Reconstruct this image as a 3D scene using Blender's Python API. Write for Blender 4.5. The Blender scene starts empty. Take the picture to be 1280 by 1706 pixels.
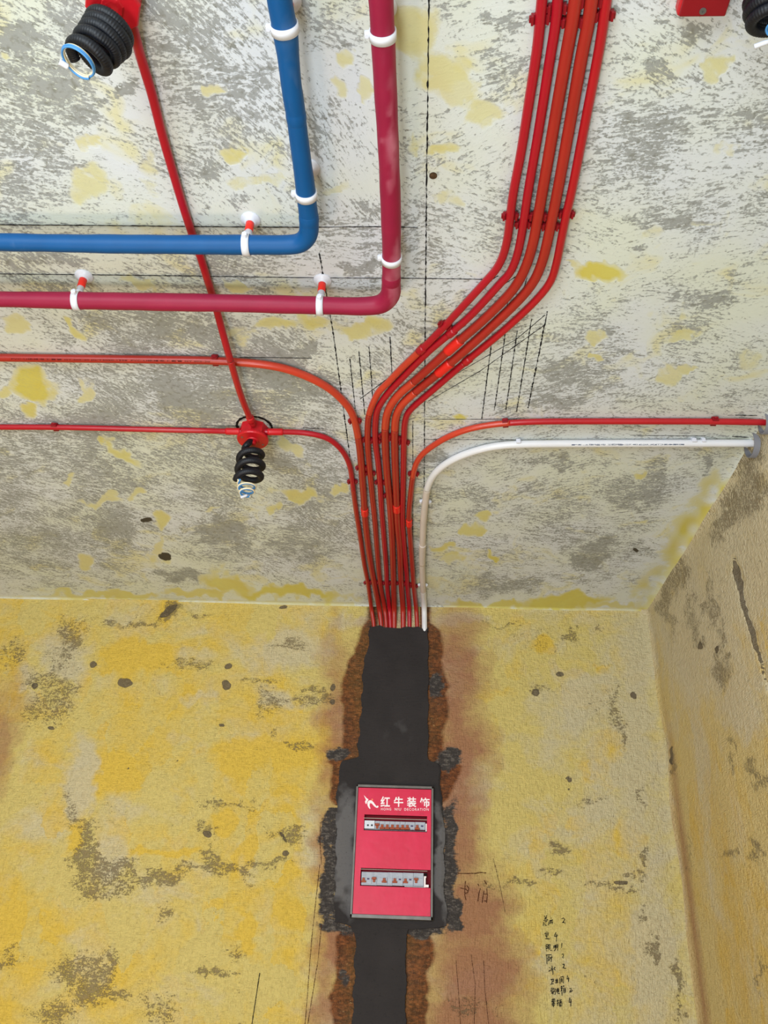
import bpy, math, random
import numpy as np
from mathutils import Vector
random.seed(7)
rs = np.random.RandomState(5)
scn = bpy.context.scene
COL = scn.collection

# ------------------------------------------------------------------ camera
F = 1400.3
YAW, PITCH, ROLL = -0.05046, 0.51264, 0.03972
CAMZ = 1.34
H = 2.90            # ceiling height
D = 3.66            # back wall
XR = 1.06           # right wall
XL = -3.0
YB = -2.4           # open rear side of the room (balcony side)
cy, sy, cp, sp = math.cos(YAW), math.sin(YAW), math.cos(PITCH), math.sin(PITCH)
fw = np.array([sy*cp, cy*cp, sp]); r0 = np.array([cy, -sy, 0.0]); u0 = np.cross(r0, fw)
rt = math.cos(ROLL)*r0 + math.sin(ROLL)*u0
up = -math.sin(ROLL)*r0 + math.cos(ROLL)*u0
CAM = np.array([0, 0, CAMZ])
cam = bpy.data.objects.new('camera', bpy.data.cameras.new('camera'))
COL.objects.link(cam); scn.camera = cam
from mathutils import Matrix
cam.matrix_world = Matrix(((rt[0], up[0], -fw[0], 0), (rt[1], up[1], -fw[1], 0), (rt[2], up[2], -fw[2], CAMZ), (0, 0, 0, 1)))
cam.data.sensor_fit = 'VERTICAL'; cam.data.sensor_height = 36; cam.data.lens = F/1706*36
cam.data.clip_start = 0.02

# ------------------------------------------------------------------ light
def area(name, loc, rot, sx, sy_, power, col):
    l = bpy.data.lights.new(name, 'AREA'); l.shape = 'RECTANGLE'; l.size = sx; l.size_y = sy_
    l.energy = power; l.color = col
    o = bpy.data.objects.new(name, l); COL.objects.link(o); o.location = loc; o.rotation_euler = rot
    return o
world = bpy.data.worlds.new('daylight'); scn.world = world; world.use_nodes = True
bg = world.node_tree.nodes['Background']; bg.inputs[0].default_value = (0.74, 0.88, 1.0, 1); bg.inputs[1].default_value = 1.0
# daylight through the open balcony side behind the camera
area('balcony_daylight', (-1.5, -2.3, 1.25), (math.radians(98), 0, math.radians(-14)), 2.4, 2.0, 98, (0.84, 0.94, 1.0))
# unseen cool light added low near the camera to brighten the ceiling
area('ceiling_fill', (-0.45, 0.1, 0.25), (math.radians(172), 0, 0), 0.5, 0.5, 22, (0.88, 0.96, 1.0))
# unseen warm light added low further in, to warm the far end
area('warm_fill', (-1.3, 1.2, 0.25), (math.radians(140), 0, 0), 0.5, 0.5, 15, (1.0, 0.74, 0.50))
vs = scn.view_settings
vs.view_transform = 'Standard'; vs.look = 'None'; vs.exposure = 0.59; vs.gamma = 1; vs.use_curve_mapping = False

# ------------------------------------------------------------------ survey helpers
def ray(u, v): return rt*(u-640)/F + up*(853-v)/F + fw
def ceil_at(u, v, drop=0.0):
    d = ray(u, v); return CAM + d*((H-drop-CAMZ)/d[2])
def wall_at(u, v, off=0.0):
    d = ray(u, v); return CAM + d*((D-off)/d[1])
def right_at(u, v, off=0.0):
    d = ray(u, v); return CAM + d*((XR-off)/d[0])
def px_of(P):
    q = P - CAM; z = q@fw
    return 640 + F*(q@rt)/z, 853 - F*(q@up)/z

# ------------------------------------------------------------------ materials
def lin(c):
    return tuple(((x/255)/12.92 if x/255 <= .04045 else ((x/255+.055)/1.055)**2.4) for x in c) + (1,)
class NT:
    def __init__(s, name):
        s.m = bpy.data.materials.new(name); s.m.use_nodes = True; s.t = s.m.node_tree
        s.b = s.t.nodes['Principled BSDF']
    def n(s, typ, ins=None, **kw):
        nd = s.t.nodes.new(typ)
        for k, v in kw.items(): setattr(nd, k, v)
        for k, v in (ins or {}).items():
            if hasattr(v, 'is_linked') or isinstance(v, bpy.types.NodeSocket): s.t.links.new(v, nd.inputs[k])
            else: nd.inputs[k].default_value = v
        return nd
    def math(s, op, a, b=0.0, c=0.0, clamp=False):
        return s.n('ShaderNodeMath', {0: a, 1: b, 2: c}, operation=op, use_clamp=clamp).outputs[0]
    def mix(s, f, a, b):
        nd = s.n('ShaderNodeMix', data_type='RGBA')
        for i, v in ((0, f), (6, a), (7, b)):
            if isinstance(v, bpy.types.NodeSocket): s.t.links.new(v, nd.inputs[i])
            else: nd.inputs[i].default_value = v
        return nd.outputs[2]
    def noise(s, vec, scale, detail=3, rough=.55, color=False, dist=0.0):
        nd = s.n('ShaderNodeTexNoise', {'Vector': vec, 'Scale': scale, 'Detail': detail, 'Roughness': rough, 'Distortion': dist})
        return nd.outputs['Color' if color else 'Fac']
    def step(s, v, t, k):      # soft threshold
        return s.math('MULTIPLY', s.math('SUBTRACT', v, t), k, clamp=True)
    def mapv(s, vec, scale=(1, 1, 1), rot=(0, 0, 0), loc=(0, 0, 0)):
        return s.n('ShaderNodeMapping', {0: vec, 1: loc, 2: rot, 3: scale}).outputs[0]
    def out(s, col, rough=.8, normal=None, spec=.3):
        for k, v in (('Base Color', col), ('Roughness', rough)):
            if isinstance(v, bpy.types.NodeSocket): s.t.links.new(v, s.b.inputs[k])
            else: s.b.inputs[k].default_value = v
        s.b.inputs['Specular IOR Level'].default_value = spec
        if normal is not None: s.t.links.new(normal, s.b.inputs['Normal'])
        return s.m
    def bump(s, h, strength=.4, dist=.003):
        return s.n('ShaderNodeBump', {'Height': h, 'Strength': strength, 'Distance': dist}).outputs[0]

def ceiling_material():
    s = NT('skimmed_concrete_ceiling')
    co = s.n('ShaderNodeTexCoord').outputs['Object']
    a1 = s.n('ShaderNodeSeparateColor', {0: s.n('ShaderNodeAttribute', attribute_name='wear').outputs['Color']}).outputs
    grey, yel, dark = a1[0], a1[1], a1[2]
    w = s.noise(co, 4, 2, .5, True)
    cw = s.n('ShaderNodeVectorMath', {0: co, 1: s.n('ShaderNodeVectorMath', {0: w, 3: .35}, operation='SCALE').outputs[0]}, operation='ADD').outputs[0]
    vo = s.n('ShaderNodeTexVoronoi', {'Vector': cw, 'Scale': 3.2, 'Randomness': 1.0}, feature='F1')
    cell = s.n('ShaderNodeSeparateColor', {0: vo.outputs['Color']}).outputs
    # trowel stroke direction differs per stroke area; leans diagonal on the left half
    sx_ = s.n('ShaderNodeSeparateXYZ', {0: co}).outputs[0]
    lean = s.math('MULTIPLY', s.math('LESS_THAN', sx_, -0.05), -0.6)
    ang = s.math('ADD', s.math('MULTIPLY', s.math('SUBTRACT', cell[0], .5), 1.1), lean)
    rv = s.n('ShaderNodeVectorRotate', {'Vector': co, 'Angle': ang}, rotation_type='Z_AXIS').outputs[0]
    st = s.mapv(rv, (1, 3.6, 1))
    n1 = s.noise(st, 36, 6, .7, dist=.5)
    n2 = s.noise(co, 130, 3, .6)
    n3 = s.noise(cw, 7, 3, .6)
    fl = s.math('ADD', s.math('MULTIPLY', n1, .64), s.math('MULTIPLY', n2, .36))
    # painted density + mid-size variation
    dens = s.math('ADD', grey, s.math('MULTIPLY', s.math('SUBTRACT', n3, .5), 1.3))
    thr = s.math('SUBTRACT', .612, s.math('MULTIPLY', dens, .235))
    ymask = s.step(s.math('ADD', yel, s.math('MULTIPLY', s.math('SUBTRACT', s.noise(cw, 14, 4, .6), .5), .9)), .45, 5)
    gm = s.step(fl, thr, 14)
    gm = s.math('MULTIPLY', gm, s.math('SUBTRACT', 1, s.math('MULTIPLY', ymask, .88)))
    gm = s.math('MULTIPLY', gm, .86)
    cream = s.mix(s.step(s.noise(co, 2.2, 3, .6), .40, 5), lin((212, 217, 207)), lin((212, 217, 224)))
    cream = s.mix(s.step(s.noise(cw, 6, 3, .6), .56, 8), cream, lin((212, 210, 178)))
    yc = s.mix(s.noise(cw, 9, 3), lin((202, 184, 82)), lin((208, 204, 116)))
    col = s.mix(s.math('MULTIPLY', ymask, s.math('ADD', .14, s.math('MULTIPLY', s.math('POWER', yel, 2.2), .95)), clamp=True), cream, yc)
    gcol = s.mix(s.noise(co, 5, 3), lin((134, 136, 132)), lin((152, 154, 156)))
    gcol = s.mix(s.step(s.noise(co, 60, 2), .5, 6), gcol, lin((118, 118, 110)))
    col = s.mix(gm, col, gcol)
    dm = s.step(s.math('ADD', dark, s.math('MULTIPLY', s.math('SUBTRACT', s.noise(co, 60, 3), .5), .5)), .45, 8)
    col = s.mix(dm, col, lin((72, 66, 56)))
    h = s.math('ADD', s.math('MULTIPLY', gm, -1.0), s.math('ADD', s.math('MULTIPLY', n1, .6), s.math('MULTIPLY', ymask, .5)))
    return s.out(col, .75, s.bump(h, .5, .0022), .25)

def wall_material(name, base, yell, pale, vertical):
    s = NT(name)
    co = s.n('ShaderNodeTexCoord').outputs['Object']
    at1 = s.n('ShaderNodeSeparateColor', {0: s.n('ShaderNodeAttribute', attribute_name='wear').outputs['Color']}).outputs
    at2 = s.n('ShaderNodeSeparateColor', {0: s.n('ShaderNodeAttribute', attribute_name='stain_tint').outputs['Color']}).outputs
    grey, yel, brown = at1[0], at1[1], at1[2]
    mauve, dark, mort = at2[0], at2[1], at2[2]
    w = s.noise(co, 5, 2, .5, True)
    cw = s.n('ShaderNodeVectorMath', {0: co, 1: s.n('ShaderNodeVectorMath', {0: w, 3: .25}, operation='SCALE').outputs[0]}, operation='ADD').outputs[0]
    st = s.mapv(co, (2.4, 2.4, 1) if vertical else (1, 1, 2.2))
    n1 = s.noise(st, 48, 5, .75)
    n2 = s.noise(co, 170, 3, .65)
    fl = s.math('ADD', s.math('MULTIPLY', n1, .55), s.math('MULTIPLY', n2, .45))
    thr = s.math('SUBTRACT', .74, s.math('MULTIPLY', s.math('ADD', grey, s.math('MULTIPLY', s.math('SUBTRACT', s.noise(cw, 8, 3), .5), .8)), .27))
    gm = s.step(fl, thr, 15)
    cells = s.mapv(cw, (1, 1, .55) if vertical else (.8, .8, 1))
    vc = s.n('ShaderNodeSeparateColor', {0: s.n('ShaderNodeTexVoronoi', {'Vector': s.n('ShaderNodeVectorMath', {0: s.mapv(co, (1, 1, .6)), 1: s.n('ShaderNodeVectorMath', {0: s.noise(co, 28, 3, .6, True), 3: .05}, operation='SCALE').outputs[0]}, operation='ADD').outputs[0], 'Scale': 7.0}, distance='CHEBYCHEV').outputs['Color']}).outputs[0]
    yn = s.math('ADD', yel, s.math('MULTIPLY', s.math('SUBTRACT', s.noise(cells, 9, 4, .6), .5), 1.1))
    yn = s.math('ADD', yn, s.math('MULTIPLY', s.math('SUBTRACT', vc, .5), .42))
    pl = s.step(s.math('ADD', s.n('ShaderNodeAttribute', attribute_name='pale').outputs['Fac'], s.math('ADD', s.math('MULTIPLY', s.math('SUBTRACT', s.noise(cells, 11, 4, .6), .5), .9), s.math('MULTIPLY', s.math('SUBTRACT', vc, .5), .25))), .3, 2.6)
    ym = s.math('MULTIPLY', s.step(yn, .34, 2.4), .9)
    pm = s.step(s.math('ADD', s.noise(cells, 4.3, 4, .6), s.math('MULTIPLY', vc, .12)), .55, 6)
    col = s.mix(s.math('MULTIPLY', pm, .75), lin(base), lin(pale))
    col = s.mix(ym, col, lin(yell))
    col = s.mix(s.math('MULTIPLY', pl, .85), col, lin(pale))
    pit = s.noise(co, 75, 3, .55)
    col = s.mix(s.math('MULTIPLY', s.step(pit, .5, 5), .16), col, lin((124, 100, 56)))
    mm = s.math('MULTIPLY', s.math('ADD', mauve, s.math('MULTIPLY', s.math('SUBTRACT', s.noise(st, 12, 4), .5), .35)), .85, clamp=True)
    mm = s.math('MULTIPLY', s.math('MULTIPLY', mm, 1.45), s.step(mauve, .02, 6), clamp=True)
    mm = s.math('MULTIPLY', mm, .9)
    col = s.mix(mm, col, lin((160, 108, 84)))
    col = s.mix(s.math('MULTIPLY', gm, .78), col, lin((128, 112, 86)))
    bn = s.math('ADD', brown, s.math('MULTIPLY', s.math('SUBTRACT', s.noise(co, 34, 4, .65), .5), .5))
    bm = s.step(bn, .30, 2.4)
    bc = s.mix(s.math('ADD', s.step(s.noise(st, 40, 5, .75), .36, 3.2), s.math('MULTIPLY', brown, -.22)), lin((74, 38, 20)), lin((158, 92, 48)))
    bc = s.mix(s.step(s.noise(st, 110, 3, .7), .66, 14), bc, lin((196, 170, 120)))
    col = s.mix(s.math('MULTIPLY', bm, .93), col, bc)
    mn = s.math('ADD', mort, s.math('MULTIPLY', s.math('SUBTRACT', s.noise(st, 38, 5, .75), .5), 1.1))
    mo = s.step(mn, .42, 4.5)
    mc = s.mix(s.step(s.noise(st, 60, 4, .7), .5, 5), lin((62, 57, 56)), lin((122, 114, 108)))
    col = s.mix(mo, col, mc)
    dm = s.step(s.math('ADD', dark, s.math('MULTIPLY', s.math('SUBTRACT', s.noise(co, 70, 3), .5), .6)), .45, 9)
    col = s.mix(s.math('MULTIPLY', dm, .92), col, s.mix(s.noise(co, 90, 3), lin((78, 68, 56)), lin((128, 114, 94))))
    # fabric-like imprint of the roller coat
    wx = s.noise(s.mapv(co, (260, 260, 30)), 1, 2, .5)
    wz = s.noise(s.mapv(co, (30, 30, 300)), 1, 2, .5)
    h = s.math('ADD', s.math('MULTIPLY', s.math('ADD', wx, wz), 1.4), s.math('ADD', s.math('MULTIPLY', pit, 2.6), s.math('MULTIPLY', gm, -.8)))
    h = s.math('ADD', h, s.math('MULTIPLY', dm, -2.5))
    return s.out(col, .7, s.bump(h, .8, .0056), .3)

def plain(name, c, rough=.45, spec=.4, var=.12, scale=20, metallic=0.0, bump=0.0):
    s = NT(name)
    co = s.n('ShaderNodeTexCoord').outputs['Object']
    n = s.noise(co, scale, 3)
    l = lin(c); d = tuple(x*(1-var*2.2) for x in l[:3]) + (1,); b = tuple(min(1, x*(1+var)) for x in l[:3]) + (1,)
    col = s.mix(n, d, b)
    s.b.inputs['Metallic'].default_value = metallic
    nr = s.bump(s.noise(co, scale*8, 2), bump, .001) if bump else None
    return s.out(col, rough, nr, spec)

M = {
 'crimson': plain('crimson_pvc', (172, 16, 36), .33, .5, .06, 8),
 'brick':   plain('orange_red_pvc', (168, 40, 32), .33, .5, .08, 10),
 'scarlet': plain('scarlet_pvc', (178, 22, 34), .33, .5, .06, 8),
 'orange':  plain('heated_orange_red_pvc', (198, 62, 42), .3, .5, .08, 10),
 'bright':  plain('bright_red_coupling', (226, 38, 32), .35, .45, .04),
 'clip':    plain('dark_red_clip', (138, 8, 26), .4, .4, .05),
 'whitepvc':plain('white_pvc', (226, 226, 232), .3, .5, .04),
 'blush':   plain('dusty_white_pvc', (214, 204, 200), .4, .4, .05),
 'hanger':  plain('white_plastic', (220, 222, 234), .35, .5, .03),
 'collar':  plain('red_orange_collar', (240, 44, 30), .4, .4, .04),
 'box':     plain('red_junction_plastic', (198, 20, 34), .4, .4, .1, 40),
 'hose':    plain('black_hose', (13, 16, 26), .5, .4, .1),
 'wireblue':plain('blue_wire', (74, 142, 206), .35, .4, .05),
 'wirewhite':plain('cream_wire', (236, 222, 190), .35, .4, .05),
 'ink':     plain('black_ink', (26, 22, 22), .8, .1, .1),
 'brownink':plain('brown_ink', (74, 40, 24), .8, .1, .1),
 'sleeve':  plain('grey_pvc_sleeve', (128, 128, 136), .5, .3, .08),
 'steel':   plain('panel_steel_frame', (112, 106, 102), .4, .5, .25, 30, .3),
 'breaker': plain('breaker_grey', (176, 182, 196), .5, .3, .05),
 'terminal':plain('breaker_white', (216, 222, 236), .5, .3, .03),
 'toggle':  plain('toggle_orange', (158, 66, 18), .45, .4, .06),
 'button':  plain('violet_button', (58, 34, 90), .45, .4, .05),
 'rail':    plain('dust_lip', (196, 180, 172), .5, .3, .1),
 'void':    plain('dark_inside', (120, 10, 30), .7, .2, .1),
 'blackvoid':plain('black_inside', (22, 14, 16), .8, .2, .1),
 'letter':  plain('white_print', (250, 240, 246), .5, .3, .01),
 'logoball':plain('coral_print', (244, 120, 96), .5, .3, .01),
 'mark':    plain('breaker_print', (96, 104, 124), .6, .2, .02),
 'screw':   plain('grey_screw', (120, 118, 120), .35, .5, .1, 50, .6),
 'chalk':   plain('ink_line', (34, 32, 34), .85, .1, .1),
}
def dusty(name, c, dust, thr, seed):
    s = NT(name); co = s.n('ShaderNodeTexCoord').outputs['Object']
    v = s.mapv(co, (9, 2.2, 9), loc=(seed, 0, 0))
    f = s.math('MULTIPLY', s.step(s.noise(v, 1.6, 3, .5), thr, 7), s.n('ShaderNodeAttribute', attribute_name='dust').outputs['Fac'])
    f = s.math('MULTIPLY', f, .6)
    base = s.mix(s.noise(co, 18, 3), tuple(x*.86 for x in lin(c)[:3])+(1,), tuple(min(1, x*1.1) for x in lin(c)[:3])+(1,))
    col = s.mix(f, base, lin(dust))
    return s.out(col, .5, s.bump(s.noise(co, 300, 2), .15, .001), .3)
M['bluefoam'] = dusty('blue_foam_sleeve', (4, 80, 140), (140, 160, 194), .5, 3.0)
M['redfoam'] = dusty('crimson_foam_sleeve', (146, 24, 60), (204, 132, 152), .5, 11.0)
def cover_mat():
    s = NT('panel_red_film'); co = s.n('ShaderNodeTexCoord').outputs['Object']
    n = s.noise(co, 7, 3); v = s.step(s.noise(co, 22, 4, .7), .60, 9)
    z = s.n('ShaderNodeSeparateXYZ', {0: co}).outputs[2]
    col = s.mix(n, lin((192, 4, 46)), lin((232, 20, 82)))
    col = s.mix(s.math('MULTIPLY', v, .3), col, lin((150, 26, 46)))
    # creases of the protective film
    wv = s.n('ShaderNodeTexVoronoi', {'Vector': s.mapv(co, (1.6, 1, 1.2), loc=(.3, 0, .2)), 'Scale': 9}, feature='DISTANCE_TO_EDGE').outputs[0]
    cr = s.math('MULTIPLY', s.math('SUBTRACT', 1, s.step(wv, .0, 90)), s.math('MULTIPLY', s.step(s.noise(co, 6, 2), .52, 8), .3))
    col = s.mix(cr, col, lin((150, 20, 50)))
    return s.out(col, .42, s.bump(s.noise(co, 14, 2), .35, .004), .4)
M['cover'] = cover_mat()
def mortar_mat():
    s = NT('fresh_mortar'); co = s.n('ShaderNodeTexCoord').outputs['Object']
    dry = s.n('ShaderNodeAttribute', attribute_name='dry').outputs['Fac']
    n = s.noise(co, 9, 4, .6)
    f = s.step(s.math('ADD', dry, s.math('MULTIPLY', s.math('SUBTRACT', n, .5), .7)), .35, 2.6)
    col = s.mix(s.noise(co, 6, 4), lin((40, 37, 38)), lin((58, 54, 55)))
    col = s.mix(f, col, lin((100, 98, 100)))
    col = s.mix(s.math('MULTIPLY', s.step(s.noise(co, 120, 3), .62, 12), .35), col, lin((24, 22, 22)))
    return s.out(col, .85, s.bump(s.math('ADD', s.noise(co, 160, 3), s.math('MULTIPLY', s.noise(s.mapv(co, (1, 1, 6)), 20, 4), 2)), .5, .002), .2)
M['mortar'] = mortar_mat()
M['plainwall'] = wall_material('side_wall_paint', (200, 186, 140), (206, 176, 100), (206, 194, 160), True)
M['floor'] = plain('bare_screed', (150, 142, 128), .85, .2, .15, 6, bump=.3)
CEILM = ceiling_material()
BACKM = wall_material('yellow_base_coat', (214, 194, 120), (224, 188, 74), (206, 194, 162), False)
RIGHTM = wall_material('ochre_base_coat', (214, 192, 136), (216, 182, 96), (210, 198, 172), True)

# ------------------------------------------------------------------ object helpers
def link(name, verts, faces, mat=None, parent=None, smooth=False, loc=None):
    me = bpy.data.meshes.new(name)
    me.from_pydata([tuple(map(float, v)) for v in verts], [], [tuple(int(i) for i in f) for f in faces]); me.update()
    if smooth:
        me.polygons.foreach_set('use_smooth', [True]*len(me.polygons))
    if mat: me.materials.append(M[mat] if isinstance(mat, str) else mat)
    o = bpy.data.objects.new(name, me); COL.objects.link(o)
    if parent is not None: o.parent = parent; o.matrix_parent_inverse = Matrix.Identity(4) if loc is None else Matrix.Identity(4)
    if loc is not None: o.location = loc
    return o
def tag(o, label, cat=None, group=None, kind=None):
    if label: o['label'] = label
    if cat: o['category'] = cat
    if group: o['group'] = group
    if kind: o['kind'] = kind
    return o
def empty(name, loc, label, cat, group=None):
    o = bpy.data.objects.new(name, None); COL.objects.link(o); o.location = tuple(map(float, loc))
    o.empty_display_size = .02
    return tag(o, label, cat, group)
class MB:
    """collects shapes into one mesh (local coordinates relative to origin o)"""
    def __init__(s, o=(0, 0, 0)): s.v = []; s.f = []; s.o = np.array(o, float)
    def add(s, v, f):
        k = len(s.v); s.v += [np.array(x, float)-s.o for x in v]; s.f += [tuple(i+k for i in q) for q in f]; return s
    def box(s, c, sz, R=None, bev=0.0):
        c = np.array(c, float); hx, hy, hz = np.array(sz)/2
        R = np.eye(3) if R is None else R
        if bev <= 0:
            P = [(x, y, z) for x in (-hx, hx) for y in (-hy, hy) for z in (-hz, hz)]
            fs = [(0, 1, 3, 2), (4, 6, 7, 5), (0, 4, 5, 1), (2, 3, 7, 6), (0, 2, 6, 4), (1, 5, 7, 3)]
            return s.add([c + R@np.array(p) for p in P], fs)
        b = min(bev, hx*.9, hy*.9, hz*.9)
        # chamfered box: 24 verts
        import bmesh
        bm = bmesh.new(); bmesh.ops.create_cube(bm, size=1)
        for v in bm.verts: v.co = Vector((v.co.x*2*hx, v.co.y*2*hy, v.co.z*2*hz))
        bmesh.ops.bevel(bm, geom=bm.edges[:], offset=b, segments=2, affect='EDGES', profile=.5)
        bm.verts.index_update()
        vs_ = [c + R@np.array(v.co) for v in bm.verts]; fs = [[v.index for v in f.verts] for f in bm.faces]; bm.free()
        return s.add(vs_, fs)
    def tube(s, pts, rad, n=14, cap=True):
        v, f = tube(pts, rad, n, cap); return s.add(v, f)
    def lathe(s, c, prof, ax=(0, 0, 1), n=28, close=True):
        """prof: list of (r, t) along axis ax from c"""
        ax = np.array(ax, float); ax /= np.linalg.norm(ax)
        a = np.array([1, 0, 0.]) if abs(ax[0]) < .9 else np.array([0, 1, 0.])
        e1 = np.cross(ax, a); e1 /= np.linalg.norm(e1); e2 = np.cross(ax, e1)
        c = np.array(c, float); V = []; Fc = []
        for r, t in prof:
            for k in range(n):
                th = 2*math.pi*k/n; V.append(c+ax*t+(e1*math.cos(th)+e2*math.sin(th))*r)
        m = len(prof)
        for i in range(m-1):
            for k in range(n):
                Fc.append((i*n+k, i*n+(k+1) % n, (i+1)*n+(k+1) % n, (i+1)*n+k))
        if close:
            Fc.append(tuple(range(n))[::-1]); Fc.append(tuple((m-1)*n+k for k in range(n)))
        return s.add(V, Fc)
    def prism(s, poly, R, c, depth):
        """poly: list of (a,b) ; R rows e1,e2,e3 ; extruded along e3 both from 0 to depth"""
        e1, e2, e3 = R; c = np.array(c, float); n = len(poly)
        V = [c+e1*a+e2*b for a, b in poly]+[c+e1*a+e2*b+e3*depth for a, b in poly]
        Fc = [tuple(range(n))[::-1], tuple(range(n, 2*n))]+[(i, (i+1) % n, n+(i+1) % n, n+i) for i in range(n)]
        return s.add(V, Fc)
    def build(s, name, mat, parent=None, smooth=False):
        return link(name, s.v, s.f, mat, parent, smooth)

def smooth_path(pts, step=.006, it=2):
    P = [np.array(p, float) for p in pts]; P = [2*P[0]-P[1]]+P+[2*P[-1]-P[-2]]
    out = []
    for i in range(1, len(P)-2):
        a, b, c, d = P[i-1:i+3]
        ta, tb = 0, np.linalg.norm(b-a)**.5
        tc = tb+np.linalg.norm(c-b)**.5; td = tc+np.linalg.norm(d-c)**.5
        n = max(2, int(np.linalg.norm(c-b)/step))
        for k in range(n):
            t = tb+(tc-tb)*k/n
            A1 = (tb-t)/tb*a+t/tb*b; A2 = (tc-t)/(tc-tb)*b+(t-tb)/(tc-tb)*c; A3 = (td-t)/(td-tc)*c+(t-tc)/(td-tc)*d
            B1 = (tc-t)/tc*A1+t/tc*A2; B2 = (td-t)/(td-tb)*A2+(t-tb)/(td-tb)*A3
            out.append((tc-t)/(tc-tb)*B1+(t-tb)/(tc-tb)*B2)
    out.append(P[-2]); out = np.array(out)
    # even spacing, then relax the hand-measured wobble
    L = np.r_[0, np.cumsum(np.linalg.norm(np.diff(out, axis=0), axis=1))]
    m = max(3, int(L[-1]/step)); q = np.linspace(0, L[-1], m)
    out = np.stack([np.interp(q, L, out[:, k]) for k in range(3)], 1)
    for _ in range(it):
        o2 = out.copy(); o2[1:-1] = (out[:-2]+2*out[1:-1]+out[2:])/4; out = o2
    return out
def tube(pts, rad, n=14, cap=True):
    P = np.array(pts, float); m = len(P); rad = np.broadcast_to(rad, (m,))
    T = np.gradient(P, axis=0); T /= np.linalg.norm(T, axis=1)[:, None]
    a = np.array([0, 0, 1.]) if abs(T[0][2]) < .9 else np.array([1., 0, 0])
    N = np.cross(T[0], a); N /= np.linalg.norm(N); V = []
    cs = [(math.cos(2*math.pi*k/n), math.sin(2*math.pi*k/n)) for k in range(n)]
    for i in range(m):
        N = N-T[i]*(N@T[i]); N /= np.linalg.norm(N); B = np.cross(T[i], N)
        for c_, s_ in cs: V.append(P[i]+(N*c_+B*s_)*rad[i])
    Fc = [(i*n+k, i*n+(k+1) % n, (i+1)*n+(k+1) % n, (i+1)*n+k) for i in range(m-1) for k in range(n)]
    if cap: Fc += [tuple(range(n))[::-1], tuple((m-1)*n+k for k in range(n))]
    return V, Fc

# ------------------------------------------------------------------ masks painted on the surfaces
def vnoise(u, v, s, seed):
    """smooth value noise"""
    g = np.random.RandomState(seed).rand(64, 64)
    x = (u/s) % 64; y = (v/s) % 64; xi = x.astype(int) % 64; yi = y.astype(int) % 64
    fx = x-np.floor(x); fy = y-np.floor(y); fx = fx*fx*(3-2*fx); fy = fy*fy*(3-2*fy)
    x1 = (xi+1) % 64; y1 = (yi+1) % 64
    return (g[xi, yi]*(1-fx)+g[x1, yi]*fx)*(1-fy)+(g[xi, y1]*(1-fx)+g[x1, y1]*fx)*fy
def ell(u, v, lst, soft=.45, wp=1.0):
    du = (vnoise(u, v, 26, 31)-.5)*26+(vnoise(u, v, 9, 32)-.5)*12+(vnoise(u, v, 4, 35)-.5)*5
    dv = (vnoise(u, v, 26, 33)-.5)*22+(vnoise(u, v, 9, 34)-.5)*10+(vnoise(u, v, 4, 36)-.5)*4
    u = u+du*wp; v = v+dv*wp
    o = np.zeros_like(u)
    for e in lst:
        cx, cy_, rx, ry = e[:4]; st = e[4] if len(e) > 4 else 1.0; an = math.radians(e[5]) if len(e) > 5 else 0
        dx, dy = u-cx, v-cy_
        a = dx*math.cos(an)+dy*math.sin(an); b = -dx*math.sin(an)+dy*math.cos(an)
        d = np.sqrt((a/rx)**2+(b/ry)**2)
        o = np.maximum(o, st*np.clip((1+soft-d)/(2*soft), 0, 1))
    return o
def gridmap(u, v, rows, x0, dx, y0, dy):
    G = np.array(rows, float)/9; h, w = G.shape
    x = np.clip((u-x0)/dx, 0, w-1.001); y = np.clip((v-y0)/dy, 0, h-1.001)
    xi = x.astype(int); yi = y.astype(int); fx = x-xi; fy = y-yi
    return (G[yi, xi]*(1-fx)+G[yi, xi+1]*fx)*(1-fy)+(G[yi+1, xi]*(1-fx)+G[yi+1, xi+1]*fx)*fy

def sheet(name, us, vs_, fn, mat, label):
    """grid surface; fn(U,V)->points (N,3)"""
    U, V = np.meshgrid(us, vs_, indexing='ij'); n, m = U.shape
    P = fn(U.ravel(), V.ravel())
    idx = np.arange(n*m).reshape(n, m)
    q = np.stack([idx[:-1, :-1], idx[1:, :-1], idx[1:, 1:], idx[:-1, 1:]], -1).reshape(-1, 4)
    me = bpy.data.meshes.new(name)
    me.vertices.add(len(P)); me.vertices.foreach_set('co', P.astype(np.float32).ravel())
    me.loops.add(q.size); me.loops.foreach_set('vertex_index', q.ravel().astype(np.int32))
    me.polygons.add(len(q)); me.polygons.foreach_set('loop_start', (np.arange(len(q))*4).astype(np.int32))
    me.polygons.foreach_set('use_smooth', np.ones(len(q), bool))
    me.update(calc_edges=True); me.validate()
    me.materials.append(mat)
    o = bpy.data.objects.new(name, me); COL.objects.link(o)
    tag(o, label, kind='structure')
    return o, P
def paint(o, name, chans):
    at = o.data.color_attributes.new(name, 'FLOAT_COLOR', 'POINT')
    n = len(o.data.vertices); A = np.zeros((n, 4), np.float32); A[:, 3] = 1
    for i, c in enumerate(chans): A[:, i] = c
    at.data.foreach_set('color', A.ravel())
def lines(a, brk, b, coarse, fine): return np.r_[np.arange(a, brk, coarse), np.arange(brk, b, fine), b]

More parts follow.
